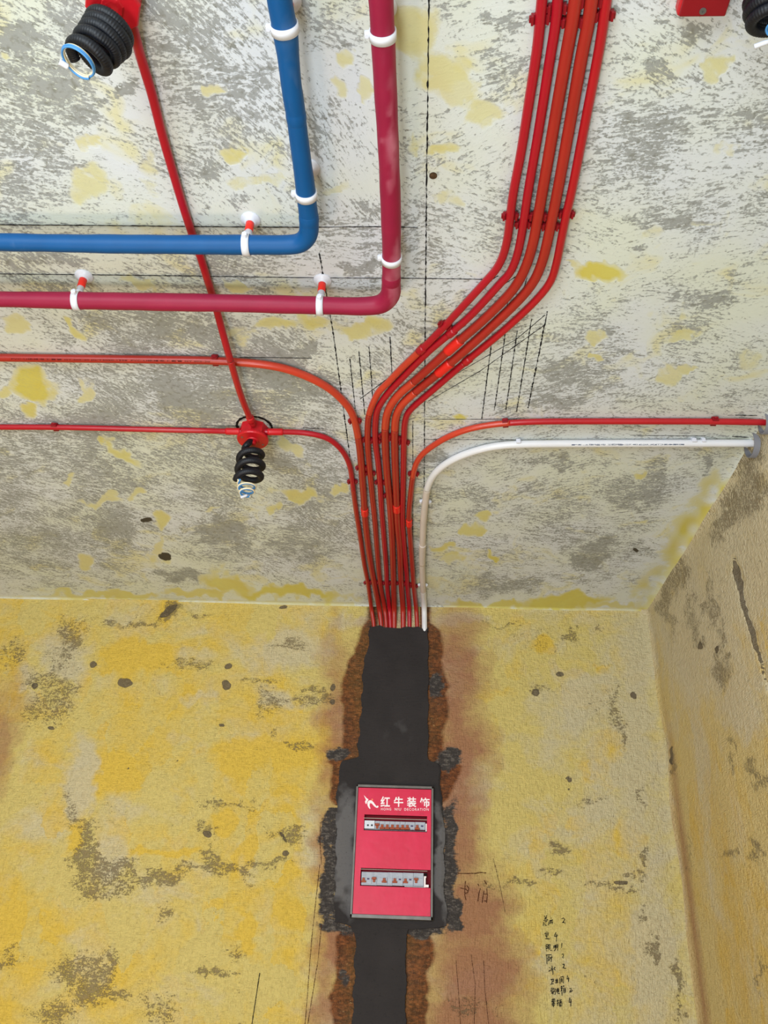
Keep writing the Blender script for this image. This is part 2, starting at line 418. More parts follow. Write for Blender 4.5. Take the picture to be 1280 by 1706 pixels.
# ---- ceiling
FR, FW = .045, .012     # plaster fillets at right wall / back wall
def cove(dist, r):
    d = np.clip(r-dist, 0, r); return r-np.sqrt(np.maximum(r*r-d*d, 0))
def ceil_fn(X, Y):
    z = H - cove(XR-X, FR)*.6 - cove(D-Y, FW)*.6
    z = z + (vnoise(X, Y, .35, 3)-.5)*.006*np.clip((XR-X)/.1, 0, 1)
    return np.stack([X, Y, z], 1)
xs = lines(XL, -2.35, XR, .1, .0085)
ys = lines(YB, .72, D, .2, .0085)
ceiling, P = sheet('ceiling', xs, ys, ceil_fn, CEILM, 'concrete ceiling with scraped putty, grey trowel marks and yellow patches')
u, v = px_of(P)
GREY = [
 [4,5,4,6,5,4,3,4,1,3,3,3,3,3,4,3],
 [6,7,3,6,6,6,2,1,1,1,4,3,3,4,4,3],
 [6,4,2,5,5,6,5,2,3,1,4,3,4,6,4,5],
 [7,6,2,4,4,2,3,2,3,3,4,4,5,6,4,4],
 [4,2,3,1,3,3,4,4,5,4,4,2,3,4,4,3],
 [5,5,4,4,5,5,3,4,4,4,3,2,1,2,3,3],
 [4,5,5,6,5,5,2,3,4,4,3,3,4,3,5,2],
 [3,4,6,7,7,7,5,4,4,3,4,4,5,3,3,3],
 [5,6,7,7,7,7,5,4,5,3,4,4,4,4,3,3],
 [6,7,6,5,6,6,6,4,4,4,4,3,3,3,5,3],
 [6,5,6,5,5,4,6,5,4,4,4,4,4,4,3,2],
 [6,6,5,4,5,6,6,4,4,4,4,5,5,4,2,2],
 [3,3,3,3,2,1,2,3,3,3,2,3,2,2,2,2]]
grey = gridmap(u, v, GREY, 40, 80, 40, 80)
dgrey = ell(u, v, [(30,60,28,28,.9),(90,145,45,24,.95),(110,45,30,25,.8),(60,230,70,28,.8,40),(30,300,40,40,.75,40),(400,190,55,55,.75),
  (350,285,14,16,.9),(400,335,30,18,.85),(340,350,9,11,1.0),(690,340,35,10,.8),(620,340,30,20,.8),(600,445,40,10,.9),(620,412,45,8,.85),
  (845,32,55,14,.85,-8),(1095,115,22,20,.9),(1160,50,22,20,.9),(1110,35,25,18,.8),(1075,205,60,20,.7),(1110,365,70,18,.8),
  (1125,488,18,8,1.0),(1060,415,20,6,.9,-20),(1180,500,40,22,.75),(950,620,50,30,.8),(925,670,60,10,.7),(1020,555,14,8,1),(1050,590,40,6,.8),
  (560,205,8,20,.5),(455,620,80,28,.95),(300,660,120,30,.9,12),(90,430,60,14,.9),(300,560,110,22,.85),(500,650,60,40,.8),
  (480,590,60,20,.9),(140,700,70,20,.9),(370,890,70,30,.85),(490,900,60,28,.85),(190,880,40,22,.8),(310,955,55,14,.9),(720,760,40,14,.9),
  (930,770,60,12,.8),(990,920,50,22,.9,-25),(1090,780,24,40,.7,25),(1060,820,60,30,.75),(1180,775,8,20,1,25),(850,970,80,20,.7),(680,930,30,30,.6),
  (150,185,38,10,.8,-35),(120,205,8,4,.9),(190,155,45,4,1.0,-35),(215,145,25,3,1.0,-25)], .35)
grey = np.maximum(grey, dgrey)
YEL = [(8,95,16,16,.7),(150,235,22,20,.7),(150,305,42,36,.7,20),(250,290,20,50,.55),(352,157,22,14,.75),(390,258,30,14,.8),(430,300,70,13,.6),
 (580,92,22,18,.75),(568,140,20,26,.7),(612,150,10,22,.7),(560,310,50,12,.55),(690,50,50,55,.75),(735,120,60,42,.75),(800,190,48,30,.7),(770,150,50,40,.65),(690,240,22,25,.65),(740,250,30,14,.8),
 (740,330,34,22,.6),(1195,98,24,18,.75),(1180,125,18,22,.7),(1215,250,30,14,.6,-25),(1170,370,34,14,.65),(1090,390,40,14,.55),
 (235,470,38,12,.7),(400,475,28,12,.75),(122,548,34,14,.85,35),(20,540,26,16,.75),(55,640,44,34,1.0,25),(50,685,22,14,.9),(5,650,20,16,.8),(135,660,16,30,.75,25),
 (405,560,28,30,.65),(455,540,45,13,.8),(600,545,55,20,.8),(525,535,30,14,.8),(485,747,34,16,.75,35),(200,753,38,11,.85,25),(165,733,12,8,.9),
 (1000,450,46,17,1.0,8),(960,437,30,8,.7),(992,562,24,13,.75),(988,592,22,6,.8),(760,695,10,10,.95),(1145,520,18,20,.6),(1115,622,26,26,.7,25),(1145,615,22,8,.75),(1135,558,38,8,.7),
 (1250,600,30,30,.55),(115,798,28,7,.75),(175,832,40,9,.75,-12),(228,825,18,12,.75),(265,870,18,13,.85),(265,910,14,26,.7),(145,940,22,18,.8,30),(495,824,45,13,.85,8),(560,818,20,7,.8),
 (455,848,10,12,.75),(352,848,26,6,.65,-10),(380,972,50,26,.9,20),(330,990,60,9,.85),(180,992,120,8,.85),(480,990,120,10,.95),(580,955,30,10,.5),
 (808,863,16,8,.85,-20),(785,885,18,14,.85),(735,912,26,10,.85,12),(745,935,30,10,.7),(830,920,12,5,.95),(1065,868,18,5,.7,-15),(960,830,40,7,.5),(1030,780,30,10,.5),
 (820,1008,90,9,.9),(940,1003,90,14,.95,-4),(1010,1012,60,8,.8),(1065,785,14,8,.8),(900,845,30,5,.5)]
yel = ell(u, v, YEL, .4)
band = np.clip(1.25-np.abs((XR-P[:, 0])-.03)/.13, 0, 1)*np.clip((v-745)/60, 0, 1)*(.45+.6*vnoise(u, v, 17, 51))
yel = np.maximum(yel, band); grey = grey*(1-.5*band)
# far corner of ceiling above the wall: yellow brush band
yel = np.maximum(yel, np.clip(1.1-np.abs((D-P[:, 1])-.01)/.06, 0, 1)*np.where((u > 590) & (u < 740), .15, .6))
dark = ell(u, v, [(275,925,10,5,1.0),(243,867,9,4,.9),(22,1028,12,4,.7),(1060,915*1.0,5,3,.8),(722,293,6,6,0)], .5, .3)
paint(ceiling, 'wear', (np.clip(grey, 0, 1), yel, dark))

# ---- back wall
def back_fn(X, Z):
    y = D - cove(H-Z, FW)*.6 - cove(XR-X, FR)*.6
    y = y + (vnoise(X, Z, .3, 9)-.5)*.006*np.clip((XR-X)/.1, 0, 1)
    return np.stack([X, y, Z], 1)
zs = lines(0, 1.14, H, .2, .0065)
xs = lines(XL, -2.25, XR, .1, .0065)
wall_back, P = sheet('wall_back', xs, zs, back_fn, BACKM, 'yellow base-coated back wall with brown damp stains round the dark mortar')
u, v = px_of(P)
leftness = np.clip((600-u)/120, 0, 1)
grey = .20*leftness+.22 + ell(u, v, [(110,1070,24,50,.55,15),(70,1130,40,22,.6),(100,1170,30,40,.7,15),(30,1090,20,25,.5),(60,1180,30,30,.5),
 (145,1420,20,45,.95,10),(190,1450,40,22,.9),(170,1480,50,18,.9),(240,1470,35,12,.7,-12),(280,1460,25,12,.8),(350,1430,20,14,.95),(385,1445,40,12,.95,15),
 (330,1450,40,8,.7),(455,1437,40,5,.85),(480,1395,30,14,.7),(500,1242,26,8,1.0),(480,1075,30,8,.6),(520,1160,40,12,.6),(450,1170,30,20,.6),(455,1220,14,8,.5),
 (380,1340,50,5,.7),(345,1380,14,14,.6),(115,1355,18,40,.55),(130,1370,25,6,.6),(270,1520,18,20,.6),(190,1590,10,25,.7),(140,1620,50,35,.7),(150,1660,30,20,.8),(195,1655,30,10,.9),
 (360,1622,38,8,1.0),(390,1585,14,14,.6),(20,1600,20,20,.6),(90,1690,50,20,.6),(265,1680,30,30,.4),(215,1035,45,5,.9),(280,1018,18,9,1.0,-25),(340,1022,40,4,.5),
 (320,1110,40,10,.6),(430,1140,30,6,.8),(520,1140,30,6,.6),
 (820,1042,40,4,.7),(960,1050,14,9,.9,30),(995,1050,8,9,.8,50),(905,1143,40,8,.6),(1030,1190,10,60,.8,-6),(1038,1230,6,24,.9,-6),(930,1415,20,8,1.0,10),
 (870,1470,40,8,.8,5),(915,1455,20,10,.9),(1020,1475,50,6,.8,3),(1060,1460,26,7,.9,5),(1072,1430,7,28,.85,-6),(1068,1520,6,40,.7,-8),(1085,1580,7,30,.95,-8),(1130,1650,7,60,1.0,-7),
 (980,1335,30,10,.6),(1075,1320,8,20,.6),(780,1675,60,20,.6),(900,1060,80,20,.4),(1000,1180,40,40,.35),(1010,1620,60,40,.35),(840,1470,60,10,.5)], .5)
yel = gridmap(u, v, [
 [5,5,4,4,5,3,3,1,1,2,3,4,3,1,1],
 [6,3,6,6,4,5,4,2,1,1,3,4,3,1,1],
 [4,3,7,6,5,6,5,2,0,2,3,3,4,1,1],
 [3,4,7,6,5,8,7,2,0,1,2,3,5,1,1],
 [3,3,4,4,5,6,5,1,0,1,3,3,4,1,1],
 [5,4,5,5,6,6,5,1,0,1,4,5,4,3,1],
 [6,4,3,5,5,5,4,1,0,1,4,4,6,2,1],
 [7,5,4,4,5,5,4,1,0,2,4,5,5,3,1],
 [6,5,5,4,4,4,4,1,0,1,3,4,6,3,1],
 [6,4,4,4,5,4,3,1,0,1,2,3,6,3,1]], 40, 85, 1040, 74)
yel = yel*.92 + ell(u, v, [(240,1090,50,20,.5),(215,1100,30,22,.4),(400,1260,40,30,.6),(190,1290,40,30,.5),(375,1370,16,16,.7),(905,1070,22,12,.9),(975,1160,30,16,.7),(1025,1245,18,22,.9),(980,1290,14,14,.8),
 (1045,1395,20,24,.8),(960,1370,18,14,.7),(270,1425,50,6,.8),(120,1410,12,22,.7),(410,1550,12,30,.6),(1060,1130,12,14,.6),(1000,1120,12,8,.8),(820,1150,40,14,.5)], .5)
brown = ell(u, v, [(600,1070,17,34,.8),(590,1110,17,44,.9,8),(588,1160,16,44,.95,4),(582,1205,15,44,1.0,6),(578,1250,22,22,1.0),(556,1290,12,36,.95),(552,1320,8,24,.7),
 (728,1075,16,30,.85),(727,1120,14,40,1.0),(728,1170,13,40,1.0),(730,1215,14,36,1.0),(722,1250,12,24,1.0),(748,1302,16,28,1.0),(742,1330,10,18,.8),
 (573,1570,18,36,1.0),(570,1630,20,50,1.0),(574,1690,16,50,1.0),(700,1570,22,24,1.0),(694,1630,22,60,1.0),(696,1700,22,50,1.0),(545,1360,10,22,.5),(550,1430,8,30,.45),(612,1100,8,60,.9),(604,1200,10,60,.9)], .55, .35)
mauve = ell(u, v, [(762,1290,44,280,.8),(770,1600,70,160,.75),(560,1180,22,150,.5),(545,1620,26,110,.6),(760,1120,45,110,.75),(765,1260,50,90,.85),(775,1390,30,90,.75),(790,1520,60,60,.95),(800,1620,70,70,1.0),(780,1700,80,60,.95),(745,1060,40,40,.5),
 (560,1200,28,90,.7),(556,1290,24,60,.6),(560,1100,30,60,.4),(545,1400,22,80,.6),(556,1580,30,60,.85),(545,1680,30,50,.7),(640,1030,60,12,.25),(-5,1240,28,70,.6),(10,1180,30,60,.3),(740,1500,30,40,.7)], .6)  # ellipses at the far left tint the wall edge pinkish
dark = ell(u, v, [(210,1137,12,7.5,1.1),(158,1107,6,5.5,.95),(380,1112,5,4.5,1.05),(375,1141,6,8,1.1),(58,1142,5,5,1.1),(85,1215,5,4,1),(552,1144,5.5,6.5,1.05),(553,1168,4,5,1.05),(346,1390,6,6,1.1),
 (476,1423,6,5,1.1),(370,1207,5,3,1),(932,1123,6,5,.9),(894,1153,6.5,6.5,.95),(1056,1159,5,6,.95),(295,1267,2,2,1),(216,1280,2,2,1),(950,1300,3,3,1),(949,1315,2,2,1),(948,1296,2,2,1),
 (280,1018,16,6,1.0,-35),(470,1011,6,3,1.0),(470,1395,3,12,.8,-30),(1035,1470,12,4,.7)], .35, .25)
mort = ell(u, v, [(727,1142,14,22,1.0),(562,1258,18,16,.95),(752,1262,22,16,.95),(556,1385,22,26,1.0),(548,1400,12,20,.8),(548,1480,16,40,.9),(546,1510,16,22,.9),(548,1540,16,14,1.0),(552,1450,12,80,.7),
 (752,1360,12,40,.7),(750,1440,14,60,.85),(754,1520,16,30,1.0),(762,1535,10,14,1.0),(750,1400,12,40,.8),(690,1548,60,12,.9),(738,1275,20,8,.8),(577,1630,10,18,.7),(574,1555,16,10,.7),(745,1480,16,60,.9)], .5, .6)
# olive wall corner at far left, above the eye line
def floatattr(o, name, vals):
    at = o.data.attributes.new(name, 'FLOAT', 'POINT'); at.data.foreach_set('value', np.asarray(vals, np.float32))
pale = ell(u, v, [(110,1095,50,40,.8),(40,1130,30,40,.5),(140,1290,22,70,.9),(120,1330,20,40,.8),(190,1440,60,40,.6),(480,1085,80,40,.75),(320,1090,40,20,.6),(470,1160,60,20,.6),(330,1160,40,10,.6),(300,1230,30,14,.5),
  (520,1390,30,60,.6),(330,1450,40,20,.5),(150,1600,50,60,.45),(640,1028,80,14,.8),(760,1030,60,14,.7),(300,1320,60,50,.35),(60,1450,40,60,.4),(300,1650,60,40,.35)], .6)
pale = np.maximum(pale, np.clip((u-830)/140, 0, 1)*(.42+.35*ell(u, v, [(910,1260,30,40,1),(1060,1230,30,200,1),(1090,1500,30,220,1),(930,1190,60,50,.8),(1000,1160,60,40,.8),(880,1110,60,30,.7),(1000,1360,40,40,.8),(880,1470,60,20,.7),(1080,1060,30,60,1)], .6)))
floatattr(wall_back, 'pale', pale)
lv = [1045,1053,1088,1101,1151,1195,1262,1268,1293,1330,1380,1500,1537,1556,1640,1720]
lx_ = [616,616,613,606,604,601,597,570,565,561,561,558,557,593,590,587]
rv_ = [1045,1053,1267,1276,1340,1380,1500,1540,1549,1562,1620,1720]
rx_ = [714,714,714,734,736,741,741,745,700,677,677,675]
wob = (vnoise(v, u*.3, 37, 41)-.5)*1.2+(vnoise(v, u*.5, 11, 47)-.5)*.5
dl = np.interp(v, lv, lx_)-u; dr_ = u-np.interp(v, rv_, rx_)
wl_ = np.interp(v, [1030,1048,1080,1200,1262,1275,1330,1345,1540,1560,1720], [2,12,26,27,34,18,10,0,0,30,32])*(1+.5*wob)
wr_ = np.interp(v, [1038,1050,1090,1200,1268,1275,1325,1340,1545,1562,1720], [2,16,27,25,24,32,18,0,0,38,36])*(1-.5*wob)
def hug(d, w): return np.where((w > 1) & (d > -14), np.clip((w-d)/15+.62, 0, 1), 0)
brown = np.maximum(hug(dl, wl_), hug(dr_, wr_))
brown = np.maximum(brown*.95, .0)
yrs = (v > 1345) & (v < 1552)
ml = np.where(yrs & (dl > -12), np.clip((24+16*(vnoise(v, v*0, 22, 44)-.5)-dl)/8, 0, 1), 0)*.85
mr = np.where(yrs & (dr_ > -12), np.clip((20+18*(vnoise(v, v*0, 20, 45)-.5)-dr_)/8, 0, 1), 0)*.85
mort = np.maximum(mort*.95, np.maximum(ml, mr)*(.55+.5*vnoise(u, v, 12, 46)))
paint(wall_back, 'wear', (np.clip(grey, 0, 1), np.clip(yel, 0, 1), brown))
paint(wall_back, 'stain_tint', (mauve, dark, mort))

# ---- right wall (an opening for a split crack is modelled as a sunk groove)
CR = [(1224,934),(1230,960),(1235,985),(1240,1010),(1246,1030),(1253,1052),(1260,1075),(1266,1095),(1272,1118),(1278,1140)]
def crack_mask(u, v, w=6.0):
    cx = np.interp(v, [c[1] for c in CR], [c[0] for c in CR])
    ww = np.interp(v, [925, 945, 965, 1000, 1060, 1100, 1150], [0, 5.5, 6, 3.6, 4.4, 3, 1.2])*(.75+.5*vnoise(v, u*0, 7, 21))
    return np.clip(1.5-np.abs(u-cx-3*(vnoise(v, u*0, 9, 4)-.5))/ww, 0, 1)*((v > 925) & (v < 1160))
def right_fn(Y, Z):
    x = XR - cove(H-Z, FR)*.6 - cove(D-Y, FR)*.6
    x = x + (vnoise(Y, Z, .25, 12)-.5)*.010*np.clip((H-Z)/.1, 0, 1)
    P = np.stack([x, Y, Z], 1)
    Pp = P.copy(); q = P-CAM; vis = (q@fw) > .2
    uu, vv = px_of(P)
    c = crack_mask(uu, vv)*vis
    P[:, 0] += .012*np.clip(c, 0, 1)
    return P
ysr = lines(YB, 1.9, D, .2, .0065)
wall_right, P = sheet('wall_right', ysr, zs, right_fn, RIGHTM, 'ochre right wall with pale upper patches and a jagged dark crack')
u, v = px_of(P); ok = ((P-CAM)@fw) > .2
hi = np.clip((1250-v)/250, 0, 1)
grey = .22+.35*hi + ell(u, v, [(1250,820,30,40,.7,30),(1210,860,12,40,.8,30),(1130,960,14,30,.5,20),(1200,1080,8,50,.7,-5),(1150,1040,10,40,.6),(1165,1075,6,10,.9),(1260,1290,14,30,.8),(1216,1420,18,14,.9,-35),(1258,1420,8,24,.8,-10),(1265,1620,6,50,.7),(1145,1420,5,60,.6,-5),(1110,1000,10,50,.7,-8),(1180,1000,10,40,.6),(1216,1250,5,60,.6,-4),(1120,1270,4,24,.9,-5),(1205,1130,14,30,.6),(1240,760,30,30,.6)], .5)
yel = gridmap(u, v, [[3,4,3,2],[5,4,2,3],[6,3,2,6],[5,3,3,5],[4,4,5,5],[3,4,3,6],[2,4,5,4],[2,3,6,4],[2,3,7,6],[2,2,7,7],[1,2,6,7]], 1090, 60, 760, 95)
yel = yel*.8 + ell(u, v, [(1262,1000,14,24,.9,20),(1250,1050,12,24,1.0),(1272,1075,8,40,.9),(1110,985,26,10,.6,-50),(1175,850,50,8,.4,-58)], .4)
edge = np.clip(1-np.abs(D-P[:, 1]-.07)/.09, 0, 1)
mauve = edge*.62*np.clip((v-1100)/300, .15, 1)  # mauve band beside the back corner, stronger lower down
dark = crack_mask(u, v)*1.0
dark = np.maximum(dark, ell(u, v, [(1165,1078,4,6,1.0),(1196,1085,3,7,.9),(1118,1258,3,16,.8,-5),(1086,975,3,6,.6)], .4, .3))
paint(wall_right, 'wear', (np.clip(grey, 0, 1)*ok, np.clip(yel, 0, 1), yel*0))
floatattr(wall_right, 'pale', np.clip(hi*.75+ell(u, v, [(1240,1190,30,70,.7),(1160,1110,40,90,.5),(1190,1450,20,90,.4),(1262,1660,10,40,.6),(1150,1230,30,60,.5)], .6)*.8, 0, 1)*ok)
paint(wall_right, 'stain_tint', (mauve*ok, dark*ok, yel*0))

# ---- the rest of the room
wl = link('wall_left', [(XL, YB, 0), (XL, D, 0), (XL, D, H), (XL, YB, H)], [(0, 1, 2, 3)], M['plainwall']); tag(wl, None, kind='structure')
fl = link('floor', [(XL, YB, 0), (XR, YB, 0), (XR, D, 0), (XL, D, 0)], [(0, 1, 2, 3)], 'floor'); tag(fl, None, kind='structure')

# ------------------------------------------------------------------ marker lines and writing
def ink_strip(mb, pts, w, nrm, wob=.35, step=.006):
    """flat irregular ink stroke along 3D points lying on a surface with normal nrm"""
    P = []
    for a, b in zip(pts[:-1], pts[1:]):
        n = max(1, int(np.linalg.norm(b-a)/step)); P += [a+(b-a)*k/n for k in range(n)]
    P.append(pts[-1]); P = np.array(P); T = np.gradient(P, axis=0) if len(P) > 1 else P*0
    T /= np.maximum(np.linalg.norm(T, axis=1)[:, None], 1e-9); S = np.cross(T, nrm)
    ww = w*(1+wob*(rs.rand(len(P))*2-1)); of = w*.3*wob*(rs.rand(len(P))*2-1)
    A = P+S*(ww/2+of)[:, None]; B = P-S*(ww/2-of)[:, None]
    V = []
    for a, b in zip(A, B): V += [a, b, b+np.array(nrm)*.0006, a+np.array(nrm)*.0006]
    Fc = []
    for i in range(len(P)-1):
        k = 4*i
        for j in range(4): Fc.append((k+j, k+(j+1) % 4, k+4+(j+1) % 4, k+4+j))
    Fc += [(0, 1, 2, 3), tuple(4*(len(P)-1)+j for j in (3, 2, 1, 0))]
    mb.add(V, Fc)
DN = np.array([0, 0, -1.]); NY = np.array([0, -1., 0])
def snap_c(p):
    x, y = p[0], p[1]; z = ceil_fn(np.array([x]), np.array([y]))[0][2]; return np.array([x, y, z-.0004])
def snap_b(p):
    x, z = p[0], p[2]; y = back_fn(np.array([x]), np.array([z]))[0][1]; return np.array([x, y-.0008, z])
def dense(px, n=24):
    out = []
    for a, b in zip(px[:-1], px[1:]):
        m = max(1, int(math.hypot(b[0]-a[0], b[1]-a[1])/n))
        out += [(a[0]+(b[0]-a[0])*k/m, a[1]+(b[1]-a[1])*k/m) for k in range(m)]
    return out+[px[-1]]
CH = [([(715,-20),(711,300),(708,600),(706,1000)],.0030,.9),([(-560,367),(300,376),(640,378),(696,380)],.0026,.6),([(-560,449),(300,459),(640,464),(812,466)],.0026,.5),
 ([(532,420),(556,560),(567,640),(575,700),(583,760)],.0034,.9),([(583,598),(592,680)],.003,.8),([(598,585),(608,690)],.003,.8),([(615,578),(621,660)],.003,.8),([(650,562),(654,640)],.003,.7),
 ([(600,664),(660,620),(735,548)],.003,.4),([(714,667),(800,618),(908,540)],.0022,.5),([(760,623),(860,565),(908,524)],.0022,.5),
 ([(820,565),(803,697)],.003,.8),([(842,555),(824,683)],.003,.8),([(862,550),(843,683)],.003,.8),([(886,530),(861,686)],.003,.8),([(912,518),(880,680)],.0036,.9),
 ([(708,697),(790,698),(862,698)],.0024,.5),([(708,731),(800,732),(862,733)],.0024,.6),([(688,700),(688,900)],.0024,.7),([(400,595),(520,597)],.0024,.3),([(-560,588),(200,592),(350,594)],.002,.3),
 ([(340,708),(400,709)],.002,.3),([(505,712),(540,714)],.003,.5),([(830,460),(812,471)],.003,.5),([(865,458),(835,477)],.003,.5),([(1225,692),(1262,692)],.004,.8),([(1220,727),(1248,727)],.003,.8),
 ([(1050,724),(1175,726)],.002,.6),([(848,497),(842,520)],.003,.5),([(878,464),(872,484)],.003,.5)]
for px, w, wob in CH:
    mb = MB(); pts = [snap_c(ceil_at(a, b)) for a, b in dense(px)]
    ink_strip(mb, pts, w*.75, DN, wob)
    mb.build('marker_line', 'chalk', ceiling)
ring = MB(); c0 = ceil_at(424, 710)
ring_pts = [snap_c(c0+np.array([.056*math.cos(t), .056*math.sin(t), 0])) for t in np.linspace(math.radians(-200), math.radians(20), 40)]
ink_strip(ring, ring_pts, .008, DN, .3); ring.build('marker_circle', 'ink', ceiling)
hole = MB(); hc = snap_c(ceil_at(722, 293))
hole.lathe(hc, [(.0005, .002), (.004, .0012), (.0065, .0006), (.0085, -.0003), (.0088, .0012)], DN, 18, False)
hole.build('drill_hole', plain('hole_brown', (92, 70, 50), .9, .1, .4, 120), ceiling, True)

def crop(ox, oy, s, strokes): return [[(ox+x/s, oy+y/s) for x, y in st] for st in strokes]
HW = crop(880, 1500, 8.28, [
 [(225,210),(232,235)],[(258,205),(245,240)],[(222,262),(262,240)],[(240,235),(240,262)],[(215,280),(275,268)],[(235,285),(240,300),(262,285)],[(218,300),(208,350)],[(232,315),(240,350),(262,345)],
 [(285,300),(282,345)],[(290,290),(320,285)],[(320,240),(318,250)],[(300,280),(345,270)],[(310,282),(303,325)],[(330,275),(332,330)],[(295,310),(345,303)],
 [(462,255),(490,243),(508,262),(490,295),(470,308),(495,305),(515,315)],
 [(258,425),(262,437)],[(232,455),(238,470)],[(232,455),(285,450),(280,465)],[(255,465),(245,490)],[(265,465),(278,480)],[(240,495),(275,488)],[(258,490),(257,520)],[(235,530),(302,532)],
 [(385,440),(362,500),(412,488)],[(395,465),(392,568)],
 [(248,610),(250,680)],[(250,612),(275,608),(272,660)],[(252,640),(272,635)],[(250,668),(272,660)],[(280,615),(308,608),(300,640)],[(290,615),(282,640)],[(282,650),(305,645),(305,670),(283,672),(282,650)],
 [(250,690),(256,700)],[(275,690),(280,698)],[(300,688),(330,690)],[(355,625),(357,665)],[(357,625),(375,620),(375,660)],[(357,645),(375,640)],[(385,615),(382,665),(365,700)],[(385,615),(412,608),(410,690),(400,685)],
 [(385,635),(408,630)],[(385,655),(408,650)],[(468,588),(462,655)],
 [(245,755),(325,750)],[(255,755),(262,880)],[(270,775),(300,772)],[(275,790),(298,788),(297,815),(275,817),(275,790)],[(270,835),(300,825)],[(305,790),(338,785)],[(325,765),(322,845),(312,838)],[(310,800),(316,812)],
 [(465,745),(488,738),(490,760),(475,790),(495,795)],
 [(290,925),(305,935)],[(285,985),(312,955)],[(330,900),(345,1005),(340,1025)],[(315,940),(335,935),(318,975)],[(375,920),(352,945),(380,965)],
 [(475,885),(500,882),(500,905),(480,930),(505,935),(525,940)],
 [(310,1095),(355,1085),(350,1120),(338,1115)],[(332,1090),(330,1150)],[(310,1160),(355,1150)],[(385,1090),(378,1110)],[(380,1108),(415,1100)],[(398,1080),(400,1135)],[(380,1122),(415,1115)],[(375,1140),(420,1132)],
 [(435,1070),(440,1082)],[(438,1085),(442,1150)],[(445,1060),(490,1050),(488,1140),(478,1135)],[(455,1080),(472,1078),(472,1120),(456,1122),(455,1080)],[(456,1100),(472,1098)],
 [(548,1035),(535,1085),(570,1080)],[(558,1055),(560,1125)],
 [(315,1215),(350,1210),(348,1230),(318,1235),(316,1255),(350,1252),(342,1300)],[(325,1265),(335,1275)],[(320,1285),(345,1275)],[(355,1225),(380,1220),(378,1240),(358,1245),(357,1262),(382,1260),(375,1300),(365,1292)],
 [(395,1225),(425,1220),(425,1260),(397,1265),(395,1225)],[(396,1243),(425,1240)],[(410,1205),(412,1285),(430,1290),(435,1278)],
 [(460,1180),(455,1200)],[(455,1192),(475,1190)],[(490,1175),(485,1195)],[(488,1185),(505,1182)],[(450,1215),(480,1210)],[(467,1200),(470,1315)],[(466,1225),(450,1260)],[(490,1212),(515,1208),(518,1270),(492,1275),(490,1212)],[(492,1232),(516,1230)],[(492,1252),(516,1250)],
 [(570,1215),(595,1212),(595,1235),(570,1270),(595,1262),(615,1240)],
 [(325,1375),(375,1365)],[(340,1355),(342,1385)],[(358,1350),(356,1380)],[(322,1395),(378,1388)],[(338,1400),(335,1430)],[(360,1400),(358,1430)],[(325,1435),(375,1425)],[(350,1385),(352,1475)],[(330,1450),(370,1445)],
 [(395,1390),(425,1385)],[(410,1365),(412,1450),(400,1445)],[(395,1425),(425,1410)],[(432,1380),(465,1370)],[(450,1375),(448,1460)],[(435,1400),(468,1395)],[(432,1415),(468,1410),(468,1455),(434,1460),(432,1415)],
 [(580,1340),(565,1405),(600,1400)],[(592,1365),(590,1465)]])
HB = crop(740, 1420, 10.667, [[(250,375),(400,378),(560,375),(640,358),(750,368)],[(380,510),(370,650),(370,770),(390,850)],[(290,635),(390,655),(420,690)],[(400,580),(440,640),(420,720)],[(370,730),(430,715)],
 [(600,560),(620,600)],[(720,500),(755,570)],[(645,640),(620,740),(600,870)],[(710,680),(690,800),(680,900)],[(760,640),(770,760),(755,900)],[(700,740),(760,745)],[(710,860),(760,870)]])
def writing(name, strokes, w, mat, wob=.3):
    mb = MB()
    for k, st in enumerate(strokes):
        pts = [snap_b(wall_at(a, b))-np.array([0, .00003*(k % 7), 0]) for a, b in st]
        if len(pts) > 1: ink_strip(mb, pts, w, NY, wob, .003)
    return mb.build(name, mat, wall_back)
writing('handwriting', HW, .0026, 'ink')
writing('handwriting', HB, .0030, 'brownink')
writing('marker_line', [dense([(433,1621),(427,1660),(419,1712)], 8)], .0032, 'ink')
writing('hairline_crack', [dense([(534,1370),(533,1400),(536,1440)], 8), dense([(533,1440),(520,1560),(508,1712)], 8), dense([(536,1540),(530,1600),(512,1712)], 8)], .0018, 'brownink', .7)
writing('hairline_crack', [dense([(822,1430),(832,1470),(842,1520)], 6), dense([(760,1600),(764,1650),(768,1712)], 8), dense([(785,1590),(792,1640),(790,1712)], 8), dense([(806,1600),(808,1650),(815,1712)], 8)], .0014, 'brownink', .7)

